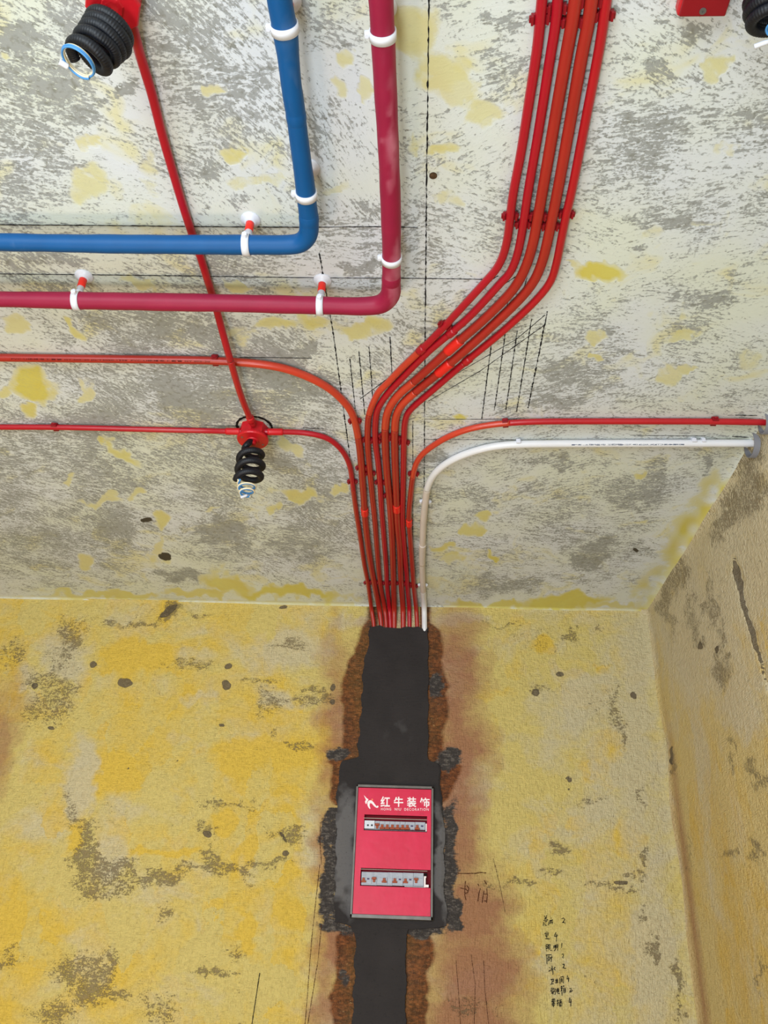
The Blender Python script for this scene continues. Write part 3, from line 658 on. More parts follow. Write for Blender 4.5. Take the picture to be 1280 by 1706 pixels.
# ------------------------------------------------------------------ mortar
OUT = [(617,1053),(622,1050),(632,1051),(641,1047),(652,1049),(660,1045),(680,1045),(696,1047),(704,1054),(713.6,1059),(714,1100),(714,1160),(713.6,1220),(713.6,1268),(733,1275),(734.5,1300),(736,1340),
 (741,1380),(740,1440),(741,1500),(745,1520),(745,1543),(735,1546),(700,1545),(680,1547),(677,1562),(677,1620),(675,1720),(587,1720),(590,1640),(592,1580),(593,1556),(583,1541),(557,1537),(558,1500),(560,1440),(561,1380),(561,1330),
 (565,1293),(570,1268),(597,1262),(597,1240),(601,1195),(604,1151),(606,1101),(613,1088),(616,1060)]
def mortar():
    left = [(593,1556),(583,1541),(557,1537),(558,1500),(560,1440),(561,1380),(561,1330),(565,1293),(570,1268),(597,1262),(597,1240),(601,1195),(604,1151),(606,1101),(613,1088),(616,1053)]
    left = [(586,1730),(590,1640),(592,1580)]+left
    right = [(676,1730),(677,1620),(677,1562),(681,1549),(735,1546),(745,1543),(745,1520),(741,1500),(740,1440),(741,1380),(736,1340),(734.5,1300),(733,1275),(714,1268),(713.6,1220),(714,1160),(714,1100),(713.6,1053)]
    Lw = np.array([wall_at(a, b) for a, b in left]); Rw = np.array([wall_at(a, b) for a, b in right])
    ztop = wall_at(665, 1047)[2]; zlo = wall_at(630, 1725)[2]
    zr = np.unique(np.r_[np.arange(zlo, ztop, .006), MZ0, MZ1, ztop])
    n1_, n2_, n3_ = 7, 12, 7; rows = []
    for z in zr:
        L = np.interp(z, Lw[:, 2], Lw[:, 0])+(rs.rand()-.5)*.004+.004*math.sin(z*61); R_ = np.interp(z, Rw[:, 2], Rw[:, 0])+(rs.rand()-.5)*.004+.003*math.sin(z*47+1)
        xa = min(max(MX0, L+.003), R_-.008); xb = max(min(MX1, R_-.003), xa+.004)
        rows.append(np.r_[np.linspace(L, xa, n1_+1)[:-1], np.linspace(xa, xb, n2_+1)[:-1], np.linspace(xb, R_, n3_+1)])
    rows = np.array(rows); nr, nc = rows.shape; front = []; back = []
    for a in range(nr):
        for b in range(nc):
            z = zr[a]
            if a == nr-1: z += .006*math.sin(b*.9)+.004*math.sin(b*2.3)-.016*max(0, (b-nc+5)/4)
            edge = min(b, nc-1-b); th = .0125-.004*max(0, 1-edge/2)
            front.append((rows[a, b], D-th-.0012*math.sin(rows[a, b]*40+z*25), z)); back.append((rows[a, b], D+.004, z))
    V = front+back; k = nr*nc; Fc = []; cnt = {}
    for a in range(nr-1):
        for b in range(nc-1):
            if n1_ <= b < n1_+n2_ and MZ0-1e-6 <= zr[a] and zr[a+1] <= MZ1+1e-6: continue
            q = (a*nc+b, a*nc+b+1, (a+1)*nc+b+1, (a+1)*nc+b); Fc.append(q); Fc.append(tuple(x+k for x in q[::-1]))
            for e in ((0, 1), (1, 2), (2, 3), (3, 0)):
                p, r_ = q[e[0]], q[e[1]]; key = (min(p, r_), max(p, r_)); cnt.setdefault(key, []).append((p, r_))
    for key, l in cnt.items():
        if len(l) == 1: p, r_ = l[0]; Fc.append((r_, p, p+k, r_+k))
    o = link('mortar_patch', V, Fc, 'mortar')
    P = np.array(V); u, v = px_of(P)
    dry = ell(u, v, [(575,1420,20,110,.9),(738,1440,14,100,.9),(735,1360,10,40,.6),(650,1220,60,40,.32),(640,1280,80,20,.15),(630,1640,40,60,.12)], .5)
    at = o.data.attributes.new('dry', 'FLOAT', 'POINT'); at.data.foreach_set('value', dry.astype(np.float32))
    return o
PD = .026                # the panel stands this far off the wall plane
def pc(x, y):           # panel survey coordinates -> point in the panel plane
    return wall_at(560+x/6.095, 1280+y/6.095, PD)
tl, tr_, bl, br = pc(200, 165), pc(985, 185), pc(150, 1520), pc(990, 1545)
x0, x1 = (tl[0]+bl[0])/2, (tr_[0]+br[0])/2; z1, z0 = (tl[2]+tr_[2])/2, (bl[2]+br[2])/2
MX0, MX1, MZ0, MZ1 = x0-.001, x1+.001, z0-.001, z1+.001
tag(mortar(), 'dark charcoal mortar filling the wall chase above, around and below the red breaker panel', 'mortar')

# ------------------------------------------------------------------ text
def text_shape(txt, size=1.0, offset=0.0, sx=1.0):   # sx: letter spacing
    cu = bpy.data.curves.new('t', 'FONT'); cu.body = txt; cu.size = 1.0; cu.offset = offset; cu.resolution_u = 3; cu.fill_mode = 'FRONT'; cu.space_character = sx
    o = bpy.data.objects.new('t', cu); COL.objects.link(o)
    dg = bpy.context.evaluated_depsgraph_get(); dg.update()
    me = bpy.data.meshes.new_from_object(o.evaluated_get(dg))
    V = np.array([tuple(q.co) for q in me.vertices]) if len(me.vertices) else np.zeros((0, 3)); Fc = [tuple(p.vertices) for p in me.polygons]
    bpy.data.objects.remove(o); bpy.data.curves.remove(cu); bpy.data.meshes.remove(me)
    return V, Fc
def solid_text(mb, V, Fc, fn):
    """fn maps (N,2) -> 3D points; written as thin flat print"""
    mb.add([fn(p) for p in V], Fc)

# ------------------------------------------------------------------ distribution panel
def pw(x, y):           # bilinear: panel survey -> rectangle in the wall plane
    p = pc(x, y)
    fz = (p[2]-z0)/(z1-z0)
    lx = bl[0]+(tl[0]-bl[0])*fz; rx = br[0]+(tr_[0]-br[0])*fz
    fx = (p[0]-lx)/(rx-lx)
    lz = z1*0+tl[2]+(tr_[2]-tl[2])*fx; lb = bl[2]+(br[2]-bl[2])*fx
    return x0+fx*(x1-x0), z0+(p[2]-lb)/(lz-lb)*(z1-z0)
YF = D-PD               # panel plane
panel = empty('breaker_panel', (0, 0, 0), 'red breaker panel with steel frame set into dark mortar on the yellow wall', 'breaker panel')
panel.location = ((x0+x1)/2, YF, z0)
PO = np.array(panel.location)
def pbox(mb, xa, ya, xb, yb, d0, d1, bev=0.0):
    """box between survey points, from depth d0 to d1 in front of mortar face"""
    (a, c), (b, d) = pw(xa, ya), pw(xb, yb)
    mb.box(((a+b)/2, YF-(d0+d1)/2, (c+d)/2), (abs(b-a), abs(d1-d0), abs(c-d)), None, bev); return mb
fr = MB(PO)
def vbox_early(mb, xa, xb, d0, d1, za, zb, bev=0): mb.box(((xa+xb)/2, YF-(d0+d1)/2, (za+zb)/2), (abs(xb-xa), d1-d0, abs(zb-za)), None, bev)
vbox_early(fr, x0, x1, -.024, .006, z1-.010, z1, .0015); vbox_early(fr, x0, x1, -.024, .006, z0, z0+.014, .0015)
def vbox(mb, xa, xb, d0, d1, za, zb, bev=0): mb.box(((xa+xb)/2, YF-(d0+d1)/2, (za+zb)/2), (abs(xb-xa), d1-d0, abs(zb-za)), None, bev)
fwid = .0085
vbox(fr, x0, x0+fwid, -.024, .006, z0, z1, .0015); vbox(fr, x1-fwid, x1, -.024, .006, z0, z1, .0015)
fr.build('frame', 'steel', panel)
bk = MB(PO); vbox(bk, x0+.004, x1-.004, -.0235, -.0215, z0+.004, z1-.004); bk.build('backplate', 'void', panel)
cx0, cx1 = x0+fwid+.001, x1-fwid-.001
_, cz1 = pw(500, 205); _, cz0 = pw(500, 1500)
# cover with two openings
o1 = (pw(285, 470)[0], pw(922, 470)[0], pw(600, 640)[1], pw(600, 478)[1])
o2 = (pw(255, 1010)[0], cx1-.001, pw(600, 1205)[1], pw(600, 1022)[1])
cv = MB(PO)
def cpanel(xa, xb, za, zb): vbox(cv, xa, xb, -.003, .002, za, zb)
cpanel(cx0, cx1, o1[3], cz1); cpanel(cx0, cx1, o2[3], o1[2]); cpanel(cx0, cx1, cz0, o2[2])
cpanel(cx0, o1[0], o1[2], o1[3]); cpanel(o1[1], cx1, o1[2], o1[3]); cpanel(cx0, o2[0], o2[2], o2[3])
cv.build('cover', 'cover', panel)
# inner returns of the openings
rw = MB(PO)
for (a, b, c, d) in (o1, o2):
    vbox(rw, a-.004, a, -.022, -.001, c, d); vbox(rw, b, b+.002, -.022, -.001, c, d)
    vbox(rw, a, b, -.022, -.001, d, d+.003); vbox(rw, a, b, -.022, -.001, c-.003, c)
rw.build('opening_lining', 'void', panel)
# dust lips (rail edges) above the breakers
for ya, yb, xa, xb in ((503, 526, 277, 922), (1022, 1046, 250, 930)):
    r_ = MB(PO); pbox(r_, xa, ya, xb, yb, -.006, .003, .001); r_.build('rail_lip', 'rail', panel)
for ya, yb, xa, xb in ((622, 640, 285, 920), (1196, 1208, 700, 895)):
    r_ = MB(PO); pbox(r_, xa, ya, xb, yb, -.012, .001, .0008); r_.build('rail', 'terminal', panel)
# terminal block
tb = MB(PO); pbox(tb, 288, 530, 388, 615, -.015, .003, .001); tb = tb.build('terminal_cover', 'terminal', panel)
tm = MB(PO)
for xx in (322, 362):
    (a, c) = pw(xx, 580); tm.lathe((a, YF-.0028, c), [(.0045, 0), (.005, .0008), (.0034, .0008), (.003, .0002)], NY, 16, True)
tm.build('screw_cover', 'breaker', tb)
def breaker(xa, xb, ya, yb, tog, dots, up_, prints=True):
    b = MB(PO); pbox(b, xa+1, ya, xb-1, yb, -.0205, -.004, .0012)
    ym = ya+(yb-ya)*.42
    pbox(b, xa+2, ym, xb-2, yb-(yb-ya)*.1, -.012, -.001, .001)
    bo = b.build('circuit_breaker', 'breaker', panel)
    if prints:
        pm_ = MB(PO)
        for k in range(3):
            w = rs.rand()*.4+.4; yy = ya+6+k*(ym-ya-8)/3
            pbox(pm_, xa+8, yy, xa+8+(xb-xa-16)*w, yy+2.4, -.0042, -.0034)
        pm_.build('print_marks', 'mark', bo)
    for t in tog:
        m = MB(PO); w = 22
        yt = (ya+yb)/2+8
        if up_: pbox(m, t-w, yt-22, t+w, yt+2, -.004, .006, .0012); pbox(m, t-w*.55, yt+2, t+w*.55, yt+30, -.004, .004, .001)
        else: pbox(m, t-w*.6, yt-14, t+w*.6, yt+16, -.004, .004, .001); pbox(m, t-w*1.1, yt+14, t+w*1.1, yt+34, -.004, .006, .0012)
        m.build('toggle', 'toggle', bo)
    for t in dots:
        m = MB(PO); pbox(m, t-12, (ya+yb)/2-2, t+12, (ya+yb)/2+12, -.002, .001, .0006); m.build('test_button', 'button', bo)
breaker(388, 440, 532, 618, [415], [], True, False)
for k in range(5): breaker(440+k*52, 440+(k+1)*52, 534+k*1.2, 619+k*.8, [466+k*52], [], False, False)
breaker(700, 800, 540, 622, [722], [768], False, False)
breaker(800, 905, 541, 622, [822], [872], False, False)
for xa, xb, tog, dots, u_ in ((262, 365, [284], [330], False), (365, 418, [390], [], True), (418, 525, [493], [], False), (525, 576, [], [], False),
                              (576, 684, [600], [652], False), (684, 790, [708], [757], False), (790, 893, [817], [], True)):
    dy = (xa-262)*.016
    breaker(xa, xb, 1050+dy, 1188+dy*.8, tog, dots, u_, True)
ec = MB(PO); pbox(ec, 896, 1095, 914, 1210, -.012, .004, .0012); pbox(ec, 905, 1180, 945, 1208, -.012, .003, .001); pbox(ec, 896, 1095, 920, 1112, -.012, .005, .001)
ec.build('end_clip', 'letter', panel)
ec = MB(PO); pbox(ec, 908, 560, 920, 640, -.012, .001, .001); ec.build('end_clip', 'letter', panel)
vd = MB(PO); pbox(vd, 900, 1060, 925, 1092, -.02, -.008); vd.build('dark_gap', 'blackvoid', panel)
YP = YF-.0023
def print_glyph(ch, xa, xb, ya, yb, ctr, off=.0):
    V, Fc = text_shape(ch, offset=off, sx=1.25 if len(ch) > 1 else 1)
    if not len(V): return
    mn, mx = V.min(0), V.max(0)
    mb = MB(PO)
    def fn(p):
        fx = (p[0]-mn[0])/(mx[0]-mn[0]); fy = (p[1]-mn[1])/(mx[1]-mn[1])
        a, c = pw(xa+fx*(xb-xa), yb+(ya-yb)*fy); return (a, YP, c)
    # front face plus a hair of thickness
    n = len(V); F2 = [f for f in Fc]
    mb.add([fn(p) for p in V], F2)
    o = mb.build('lettering', 'letter', panel)
    md = o.modifiers.new('thick', 'SOLIDIFY'); md.thickness = .0004; md.offset = 0
for ch, xa, xb, ya, yb in (('红', 447, 543, 286, 392), ('牛', 582, 678, 290, 392), ('装', 715, 812, 292, 396), ('饰', 847, 946, 298, 402)):
    print_glyph(ch, xa, xb, ya, yb, None, .022)
for w, xa, xb in (('HONG', 452, 556), ('NIU', 592, 656), ('DECORATION', 690, 938)):
    print_glyph(w, xa, xb, 403+(xa-452)*.006, 428+(xa-452)*.010, None, .0)
def logo(poly, mat):
    pts = [(180.3+x/1.4997*1, 121.9+y/1.4997) for x, y in poly]
    P2 = [pw(a, b) for a, b in pts]; mb = MB(PO); n = len(P2)
    mb.add([(a, YP, c) for a, c in P2]+[(a, YP+.0005, c) for a, c in P2], [tuple(range(n)), tuple(range(2*n-1, n-1, -1))]+[(i, n+i, n+(i+1) % n, (i+1) % n) for i in range(n)])
    return mb.build('emblem', mat, panel)
logo([(143,228),(160,245),(185,272),(215,292),(212,308),(198,322),(192,345),(185,366),(168,350),(163,325),(178,300),(162,268)], 'letter')
logo([(200,345),(212,318),(235,306),(262,310),(290,332),(315,368),(340,398),(356,386),(372,398),(362,420),(338,421),(305,400),(268,358),(246,348),(234,370),(236,400),(248,430),(240,441),(216,415),(202,385)], 'letter')
logo([(272+15*math.cos(t), 298+17*math.sin(t)) for t in np.linspace(0, 2*math.pi, 16)[:-1]], 'logoball')

# ------------------------------------------------------------------ conduits
def cpath(px, r, drop, wallpart=None):
    """survey points on the ceiling at given drop; wallpart: last points going onto the wall"""
    return [ceil_at(a, b, drop if not callable(drop) else drop(a, b)) for a, b in px]
def split(P, marks):
    """marks: list of px points; returns indices nearest on path"""
    u, v = px_of(P); return [int(np.argmin((u-a)**2+(v-b)**2)) for a, b in marks]
def beyond(a, b, v_):
    """continue a run past its last surveyed point a (coming from b)"""
    d = (a-b)/np.linalg.norm(a-b)
    L = (a[0]-(XL+.01))/max(-d[0], 1e-6) if v_[0] < 0 else .42
    return [a+d*L, a+d*L*.66, a+d*L*.33]
CONDUITS = {}
def conduit(name, label, px, r, sections, couplings=(), wall_end=None, group=None, drop=None, mat0='crimson', it=4):
    d0 = r+.004
    pts = [ceil_at(p[0], p[1], p[2] if len(p) > 2 else d0) for p in px]
    if px[0][0] < 0 or px[0][1] < 0: pts = beyond(pts[0], pts[1], px[0])+pts
    if wall_end:
        # leave the ceiling, bridge the corner, end in the mortar
        for (a, b, off) in wall_end: pts.append(wall_at(a, b, off))
    P = smooth_path(pts, .006, it)
    o = empty(name, P[len(P)//2], label, 'conduit', group)
    O = np.array(o.location)
    idx = [0]+split(P, [s[0] for s in sections])+[len(P)-1]
    mats = [mat0]+[s[1] for s in sections]
    for k, m in enumerate(mats):
        seg = P[idx[k]:idx[k+1]+1]
        if len(seg) < 2: continue
        mb = MB(O); mb.tube(seg, r, 16); mb.build('pipe_section', m, o, True)
    for c in couplings:
        a, b, m = c[:3]; ln = c[3] if len(c) > 3 else .045
        i = split(P, [(a, b)])[0]; h = max(2, int(ln/.006/2)); seg = P[max(0, i-h):i+h+1]
        rr = np.full(len(seg), r+.0022); mb = MB(O); mb.tube(seg, rr, 18); mb.build('coupling', m, o, True)
    CONDUITS[label] = (P, r)
    return o, P
def WE(*a): return a
G1 = 'red conduits of the centre bundle'
b1, P1 = conduit('conduit', 'leftmost crimson conduit of the five-pipe bundle, orange-red at its lower bend',
 [(905,-20),(899.5,40),(896,75),(880,180),(868,255),(855.6,320),(850,362),(847,389),(842,414),(835.5,433),(826,450),(813,465),(765,517.5),(742,542.5),(710,575),(670,613),(645,639),(632,652),(622,671),(615,691),(612.7,715),(612.7,738),(615,769),(618,801),(621,832),(624.6,867),(628,910),(632,958),(634.5,978)],
 .010, [((703,584), 'orange'), ((615,690), 'brick')], [((703), 583, 'crimson', .03)], [(641,1014,.030),(643.5,1036,.007),(644,1058,-.014)], None)
b2, P2 = conduit('conduit', 'second crimson conduit of the bundle from the left, crimson along its whole run',
 [(931,-20),(926.5,35),(917,95),(898,215),(880,320),(872.5,370),(866,407.5),(859,434),(848,457),(835,471),(780,530),(715,585),(672,628),(651,650),(637,668),(628.5,685),(625.6,707),(626,738),(630,769),(633,800),(636,848),(640,897.5),(643.8,947.5),(645,975)],
 .010, [], [(752, 553, 'crimson', .03)], [(649,1014,.030),(650.5,1036,.007),(651,1058,-.014)])
b3, P3 = conduit('conduit', 'thick orange-red middle conduit of the five-pipe bundle with a bright coupling on its diagonal',
 [(962,-20),(954,35),(944,90),(922,215),(903.8,320),(896,364),(889,401),(880,434),(869,460),(853,485),(808,531),(760,573),(692,634),(667,655),(652.5,673),(645,690),(642,712),(642,738),(643.5,770),(646,800),(649,830),(652,870),(654,910),(655.6,960),(656,978)],
 .0122, [((690,637), 'orange'), ((641,712), 'brick')], [(755, 577, 'bright', .06)], [(657,1014,.032),(657,1036,.007),(657,1058,-.014)], mat0='brick')
b4, P4 = conduit('conduit', 'thick orange-red conduit fourth in the bundle, with bright couplings on diagonal and lower run',
 [(989,-20),(981,35),(970,90),(948,215),(928.8,320),(920,364),(911,407),(902.5,439),(891,466),(872,492),(815,548),(740,614),(690,655),(670,674),(661,691),(658,715),(658,754),(659.5,800),(661,840),(662.7,875),(666,910),(668,960),(669,978)],
 .0122, [((693,653), 'orange'), ((658,715), 'brick')], [(740, 615, 'bright', .06), (661.3, 846, 'bright', .055)], [(671.5,1014,.032),(672,1036,.007),(672,1058,-.014)], mat0='brick')
b5, P5 = conduit('conduit', 'rightmost scarlet conduit of the five-pipe bundle, turning crimson low on its diagonal',
 [(1013,-20),(1006,35),(998,85),(976,200),(952.5,320),(943.8,357.5),(935,401),(927.5,438),(918,468),(899,494),(845,546),(775,604),(712,658),(692,675),(680,688),(675,704),(673.6,725),(672.8,754),(672,800),(671,847),(671,872),(673.8,910),(678,960),(679,978)],
 .010, [((775,605), 'crimson')], [(778, 602, 'scarlet', .03)], [(682,1014,.030),(682.5,1036,.007),(683,1058,-.014)], mat0='scarlet')
ca, PA = conduit('conduit', 'long orange-red conduit from the left edge curving down second into the mortar',
 [(-25,595.5),(100,597),(250,599),(357,601),(410,604.5),(440,607.5),(470,613),(500,622.5),(528,635),(551,649),(570,666),(583,682),(590.5,699),(594.7,717),(598.6,740),(601.7,769),(604,800),(607,840),(609.3,872),(612.5,900),(617.5,937),(623,968),(625,978)],
 .0118, [((385,602), 'orange'), ((597,728), 'brick')], [(608.5, 852, 'bright', .055)], [(632,1014,.032),(635,1036,.007),(636,1058,-.014)], mat0='brick')
cb, PB = conduit('conduit', 'thin crimson conduit from the lower junction box bending down leftmost into the mortar',
 [(440,719.5,.026),(447,719.5,.026),(465,719.5,.022),(500,720.5),(525,724),(546,730.5),(563,743),(575,758),(583,777),(587,801),(590,826),(594,855),(597,874),(601,900),(607,940),(612.5,968),(614,978)],
 .0092, [((588,815), 'brick')], [(460, 719.5, 'box', .05), (593, 800, 'crimson', .0)][:1], [(619,1014,.030),(622.5,1036,.007),(624,1058,-.014)])
cc, PC = conduit('conduit', 'scarlet conduit from the right wall bending down just left of the white pipe',
 [(1300,704),(1200,702.5),(1000,702),(900,702.5),(860,704),(821,707.5),(783,714.5),(752,725.5),(728,738.5),(706,755),(694.5,771),(688.4,793),(684.5,824),(681.6,862),(684,900),(687.5,947),(689.5,975)],
 .0100, [((850,704), 'orange'), ((688,795), 'brick')], [(681, 870, 'bright', .055)], [(693.5,1014,.030),(695,1036,.007),(696,1058,-.014)], mat0='scarlet')
cl_, PL = conduit('conduit', 'crimson conduit along the lower left running from the left edge into the lower junction box',
 [(-25,711.5),(100,712),(250,715.5),(340,717.5),(375,718.5,.022),(404,719,.026),(410,719,.026)], .0092, [], [(388, 718.5, 'box', .05)])
ct, PT = conduit('conduit', 'straight crimson conduit slanting from the upper left box behind the insulated pipes',
 [(215,24,.036),(225,60,.030),(234.5,95,.016),(253,156),(269,219),(287.5,284),(306,346),(322,395),(334,428),(347,470),(358,505,.018),(370,550,.035),(381,590,.046),(392,628,.046),(402,660,.040),(413,688,.034),(419,701,.030),(422,708,.028)],
 .0098, [((386,600), 'scarlet')], [(418, 698, 'box', .035)])
cw_, PW = conduit('conduit', 'white PVC pipe from the grey sleeve bending down beside the red bundle',
 [(1300,738.5),(1200,738.5),(1000,739),(880,740),(845,741.5),(820,744.5),(793,751),(765,761),(742,773.5),(724,790),(713.5,810),(709,836),(706,866),(704.3,905),(703.5,935),(704.5,970)],
 .0125, [((712,815), 'blush'), ((705,985), 'whitepvc')], [], [(707,1014,.034),(707.5,1042,.010),(708,1070,-.014)], mat0='whitepvc')
# swaged end of the lower white length
i = split(PW, [(703.9, 908)])[0]
mb = MB(np.array(cw_.location)); mb.tube(PW[i-1:i+30], np.linspace(.0146, .0128, 31), 18); mb.build('pipe_socket', 'blush', cw_, True)

# printing along the pipes
def pipe_print(parent, P, r, ua, ub, vref, txt, mat, hgt, lift):
    V, Fc = text_shape(txt)
    if not len(V): return
    mn, mx = V.min(0), V.max(0); O = np.array(parent.location)
    i0, i1 = split(P, [(ua, vref), (ub, vref)])
    L = np.linalg.norm(P[i1]-P[i0]); T = (P[i1]-P[i0])/L
    S = np.cross(T, [0, 0, 1]); S /= np.linalg.norm(S)          # sideways (towards camera or away)
    if S[1] > 0: S = -S
    def fn(p):
        fx = (p[0]-mn[0])/(mx[0]-mn[0]); fy = (p[1]-mn[1])/(mx[1]-mn[1])
        a = lift+fy*hgt/r
        t = i0+(i1-i0)*fx; k = int(t); k2 = min(k+1, len(P)-1) if i1 > i0 else max(k-1, 0)
        c = P[k]+(P[k2]-P[k])*abs(t-k)
        return c+(DN*math.cos(a)+S*math.sin(a))*(r+.0004)
    mb = MB(O); mb.add([fn(p) for p in V], Fc); mb.build('pipe_print', mat, parent)
pipe_print(cw_, PW, .0125, 952, 1135, 743, 'PVC-U绝缘电工套管 GY.205-25 JG/T3050-1998', 'mark', .0062, .42)
pipe_print(ca, PA, .0118, 20, 352, 601, 'PVC-U绝缘电工套管 GY.205-20 JG/T3050-1998  PVC-U绝缘电工套管 GY.205-20', 'blackvoid', .0052, .36)

# ------------------------------------------------------------------ saddle clips
def clip(P, r, u_, v_, label, mat='clip', group=None, slim=1.0):
    i = split(P, [(u_, v_)])[0]; c = P[i]; T = P[min(i+2, len(P)-1)]-P[max(i-2, 0)]; T /= np.linalg.norm(T)
    n = np.array([0, 0, -1.]); n = n-T*(n@T); n /= np.linalg.norm(n); S = np.cross(T, n)
    R = np.stack([S, T, n], 1)       # local x = across, y = along, z = away from ceiling
    o = empty('pipe_clip', c, label, 'pipe clip', group)
    hl = .0092*slim; mb = MB(c)
    # C-shaped band round the pipe
    ang = np.linspace(math.radians(-158), math.radians(158), 22); ro, ri = r+.0028, r+.0002
    pts = [(ro*math.sin(a), ro*math.cos(a)) for a in ang]; pin = [(ri*math.sin(a), ri*math.cos(a)) for a in ang]
    # open towards the ceiling-away side is closed snap band; opening faces the room
    V = []
    for s_ in (-hl, hl):
        for (a, b) in pts: V.append(c+S*a-n*b*1.0*(1)+T*s_)
        for (a, b) in pin: V.append(c+S*a-n*b+T*s_)
    # clip wraps only the ceiling half and the flanks: cut at 115 degrees
    m = len(ang); keep = [k for k in range(m) if abs(ang[k]) < math.radians(112)]
    Fc = []
    for k in keep[:-1]:
        Fc += [(k, k+1, 2*m+k+1, 2*m+k), (m+k, 3*m+k, 3*m+k+1, m+k+1), (k, m+k, m+k+1, k+1), (2*m+k, 2*m+k+1, 3*m+k+1, 3*m+k)]
    for k in (keep[0], keep[-1]): Fc.append((k, 2*m+k, 3*m+k, m+k))
    mb.add(V, Fc); o1_ = mb.build('clip_band', mat, o)
    b2_ = MB(c); b2_.box(c-n*(r+.0022), (r*1.5, hl*1.8, .0044), R, .0006); b2_.build('clip_base', mat, o)
    for sg in (-1, 1):
        e = MB(c); e.box(c+S*sg*(r+.0042)+n*(-.001), (.0046, hl*1.9, .013), R, .0006); e.box(c+S*sg*(r+.0078)-n*.002, (.0044, hl*1.2, .007), R, .0006)
        e.build('clip_lug', mat, o)
    return o
names = {id(P1): 'the leftmost bundle conduit', id(P2): 'the second bundle conduit', id(P3): 'the thick middle bundle conduit', id(P4): 'the thick fourth bundle conduit', id(P5): 'the rightmost bundle conduit',
         id(PA): 'the long orange-red conduit', id(PB): 'the thin conduit right of the lower box', id(PC): 'the right-hand scarlet conduit', id(PL): 'the lower left conduit', id(PW): 'the white pipe'}
CL = [
 (P1,.010,896,33,'near the top edge'),(P2,.010,926,14,'at the top edge'),(P3,.0122,953,36,'near the top edge'),(P4,.0122,986,6,'at the top edge'),(P5,.010,1004,26,'near the top edge'),
 (P1,.010,850,362,'above the upper bend'),(P2,.010,871,376,'above the upper bend'),(P3,.0122,897,362,'above the upper bend'),(P4,.0122,916,378,'above the upper bend'),(P5,.010,944,358,'above the upper bend'),
 (P1,.010,742,543,'halfway down the diagonal'),
 (P1,.010,612.7,733,'below the lower bend'),(P2,.010,626,736,'below the lower bend'),(P3,.0122,642,727,'below the lower bend'),(P4,.0122,658,731,'below the lower bend'),(P5,.010,673,738,'below the lower bend'),
 (PA,.0118,592,702,'at the end of its curve'),(PA,.0118,602.5,781,'on its descent'),(P1,.010,617,789,'on its descent'),(P2,.010,632,805,'on its descent'),(PB,.0092,588,803,'below its curve'),(P3,.0122,650,826,'on its descent'),
 (PC,.010,688,789,'below its curve'),(PC,.010,841,705,'where its curve begins'),(PC,.010,1192,702.5,'near the right wall'),(PA,.0118,357,601,'just left of the crossing conduit'),(PL,.0092,93,712,'near the left edge'),
 (PB,.0092,613,972,'near the wall'),(PA,.0118,624,971,'near the wall'),(P1,.010,633.5,972,'near the wall'),(P2,.010,645,972,'near the wall'),(P3,.0122,656,972,'near the wall'),(P4,.0122,668.5,972,'near the wall'),(P5,.010,679,974,'near the wall'),(PC,.010,690,977,'near the wall')]
for P_, r_, a, b, w in CL:
    clip(P_, r_, a, b, 'dark red snap clip holding %s %s' % (names[id(P_)], w), 'clip', 'dark red conduit clips')
for a, b, w in ((865,741,'where its curve begins'),(1156,739,'near the grey sleeve'),(707.5,836,'below its curve'),(705,975,'just above the wall')):
    clip(PW, .0125, a, b, 'white snap clip holding the white pipe %s' % w, 'hanger', 'white conduit clips', .8)
# loose second half clip on the white pipe near the sleeve
clip(PW, .0125, 1172, 739, 'small white clip on the white pipe closest to the grey sleeve', 'hanger', 'white conduit clips', .6)

# ------------------------------------------------------------------ insulated pipes
DR = .085
def insulated(name, label, px, mat, seams, dustv):
    pts = [ceil_at(p[0], p[1], DR) for p in px]; px = list(px)
    for e in beyond(pts[0], pts[1], px[0])[::-1]: pts.insert(0, e); q = px_of(e); px.insert(0, (float(q[0]), float(q[1]), px[0][2]))
    for e in beyond(pts[-1], pts[-2], px[-1])[::-1]: pts.append(e); q = px_of(e); px.append((float(q[0]), float(q[1]), px[-1][2]))
    P = smooth_path(pts, .006, 2)
    L = np.r_[0, np.cumsum(np.linalg.norm(np.diff(P, axis=0), axis=1))]
    rr = np.interp(np.arange(len(P)), split(P, [(p[0], p[1]) for p in px]), [p[2] for p in px])
    rr = rr*(1+.02*np.sin(L*23)+.012*np.sin(L*61+1)); return P, rr
def ins_build(label, px, mat, seams, dusta):
    P, rr = insulated('x', label, px, mat, seams, None)
    o = empty('insulated_pipe', P[len(P)//2], label, 'insulated pipe')
    O = np.array(o.location)
    mb = MB(O); mb.tube(P, rr, 26); s = mb.build('foam_sleeve', mat, o, True)
    W = np.array(mb.v)+O; u, v = px_of(W)
    at = s.data.attributes.new('dust', 'FLOAT', 'POINT'); at.data.foreach_set('value', ell(u, v, dusta, .5).astype(np.float32))
    for (a, b) in seams:
        i = split(P, [(a, b)])[0]; seg = P[i-3:i+4]; r_ = rr[i]*np.array([.97, 1.0, 1.03, 1.045, 1.03, 1.0, .97])
        m2 = MB(O); m2.tube(seg, r_, 26, True); k = m2.build('sleeve_joint', mat, o, True)
        a2 = k.data.attributes.new('dust', 'FLOAT', 'POINT')
    return P, rr
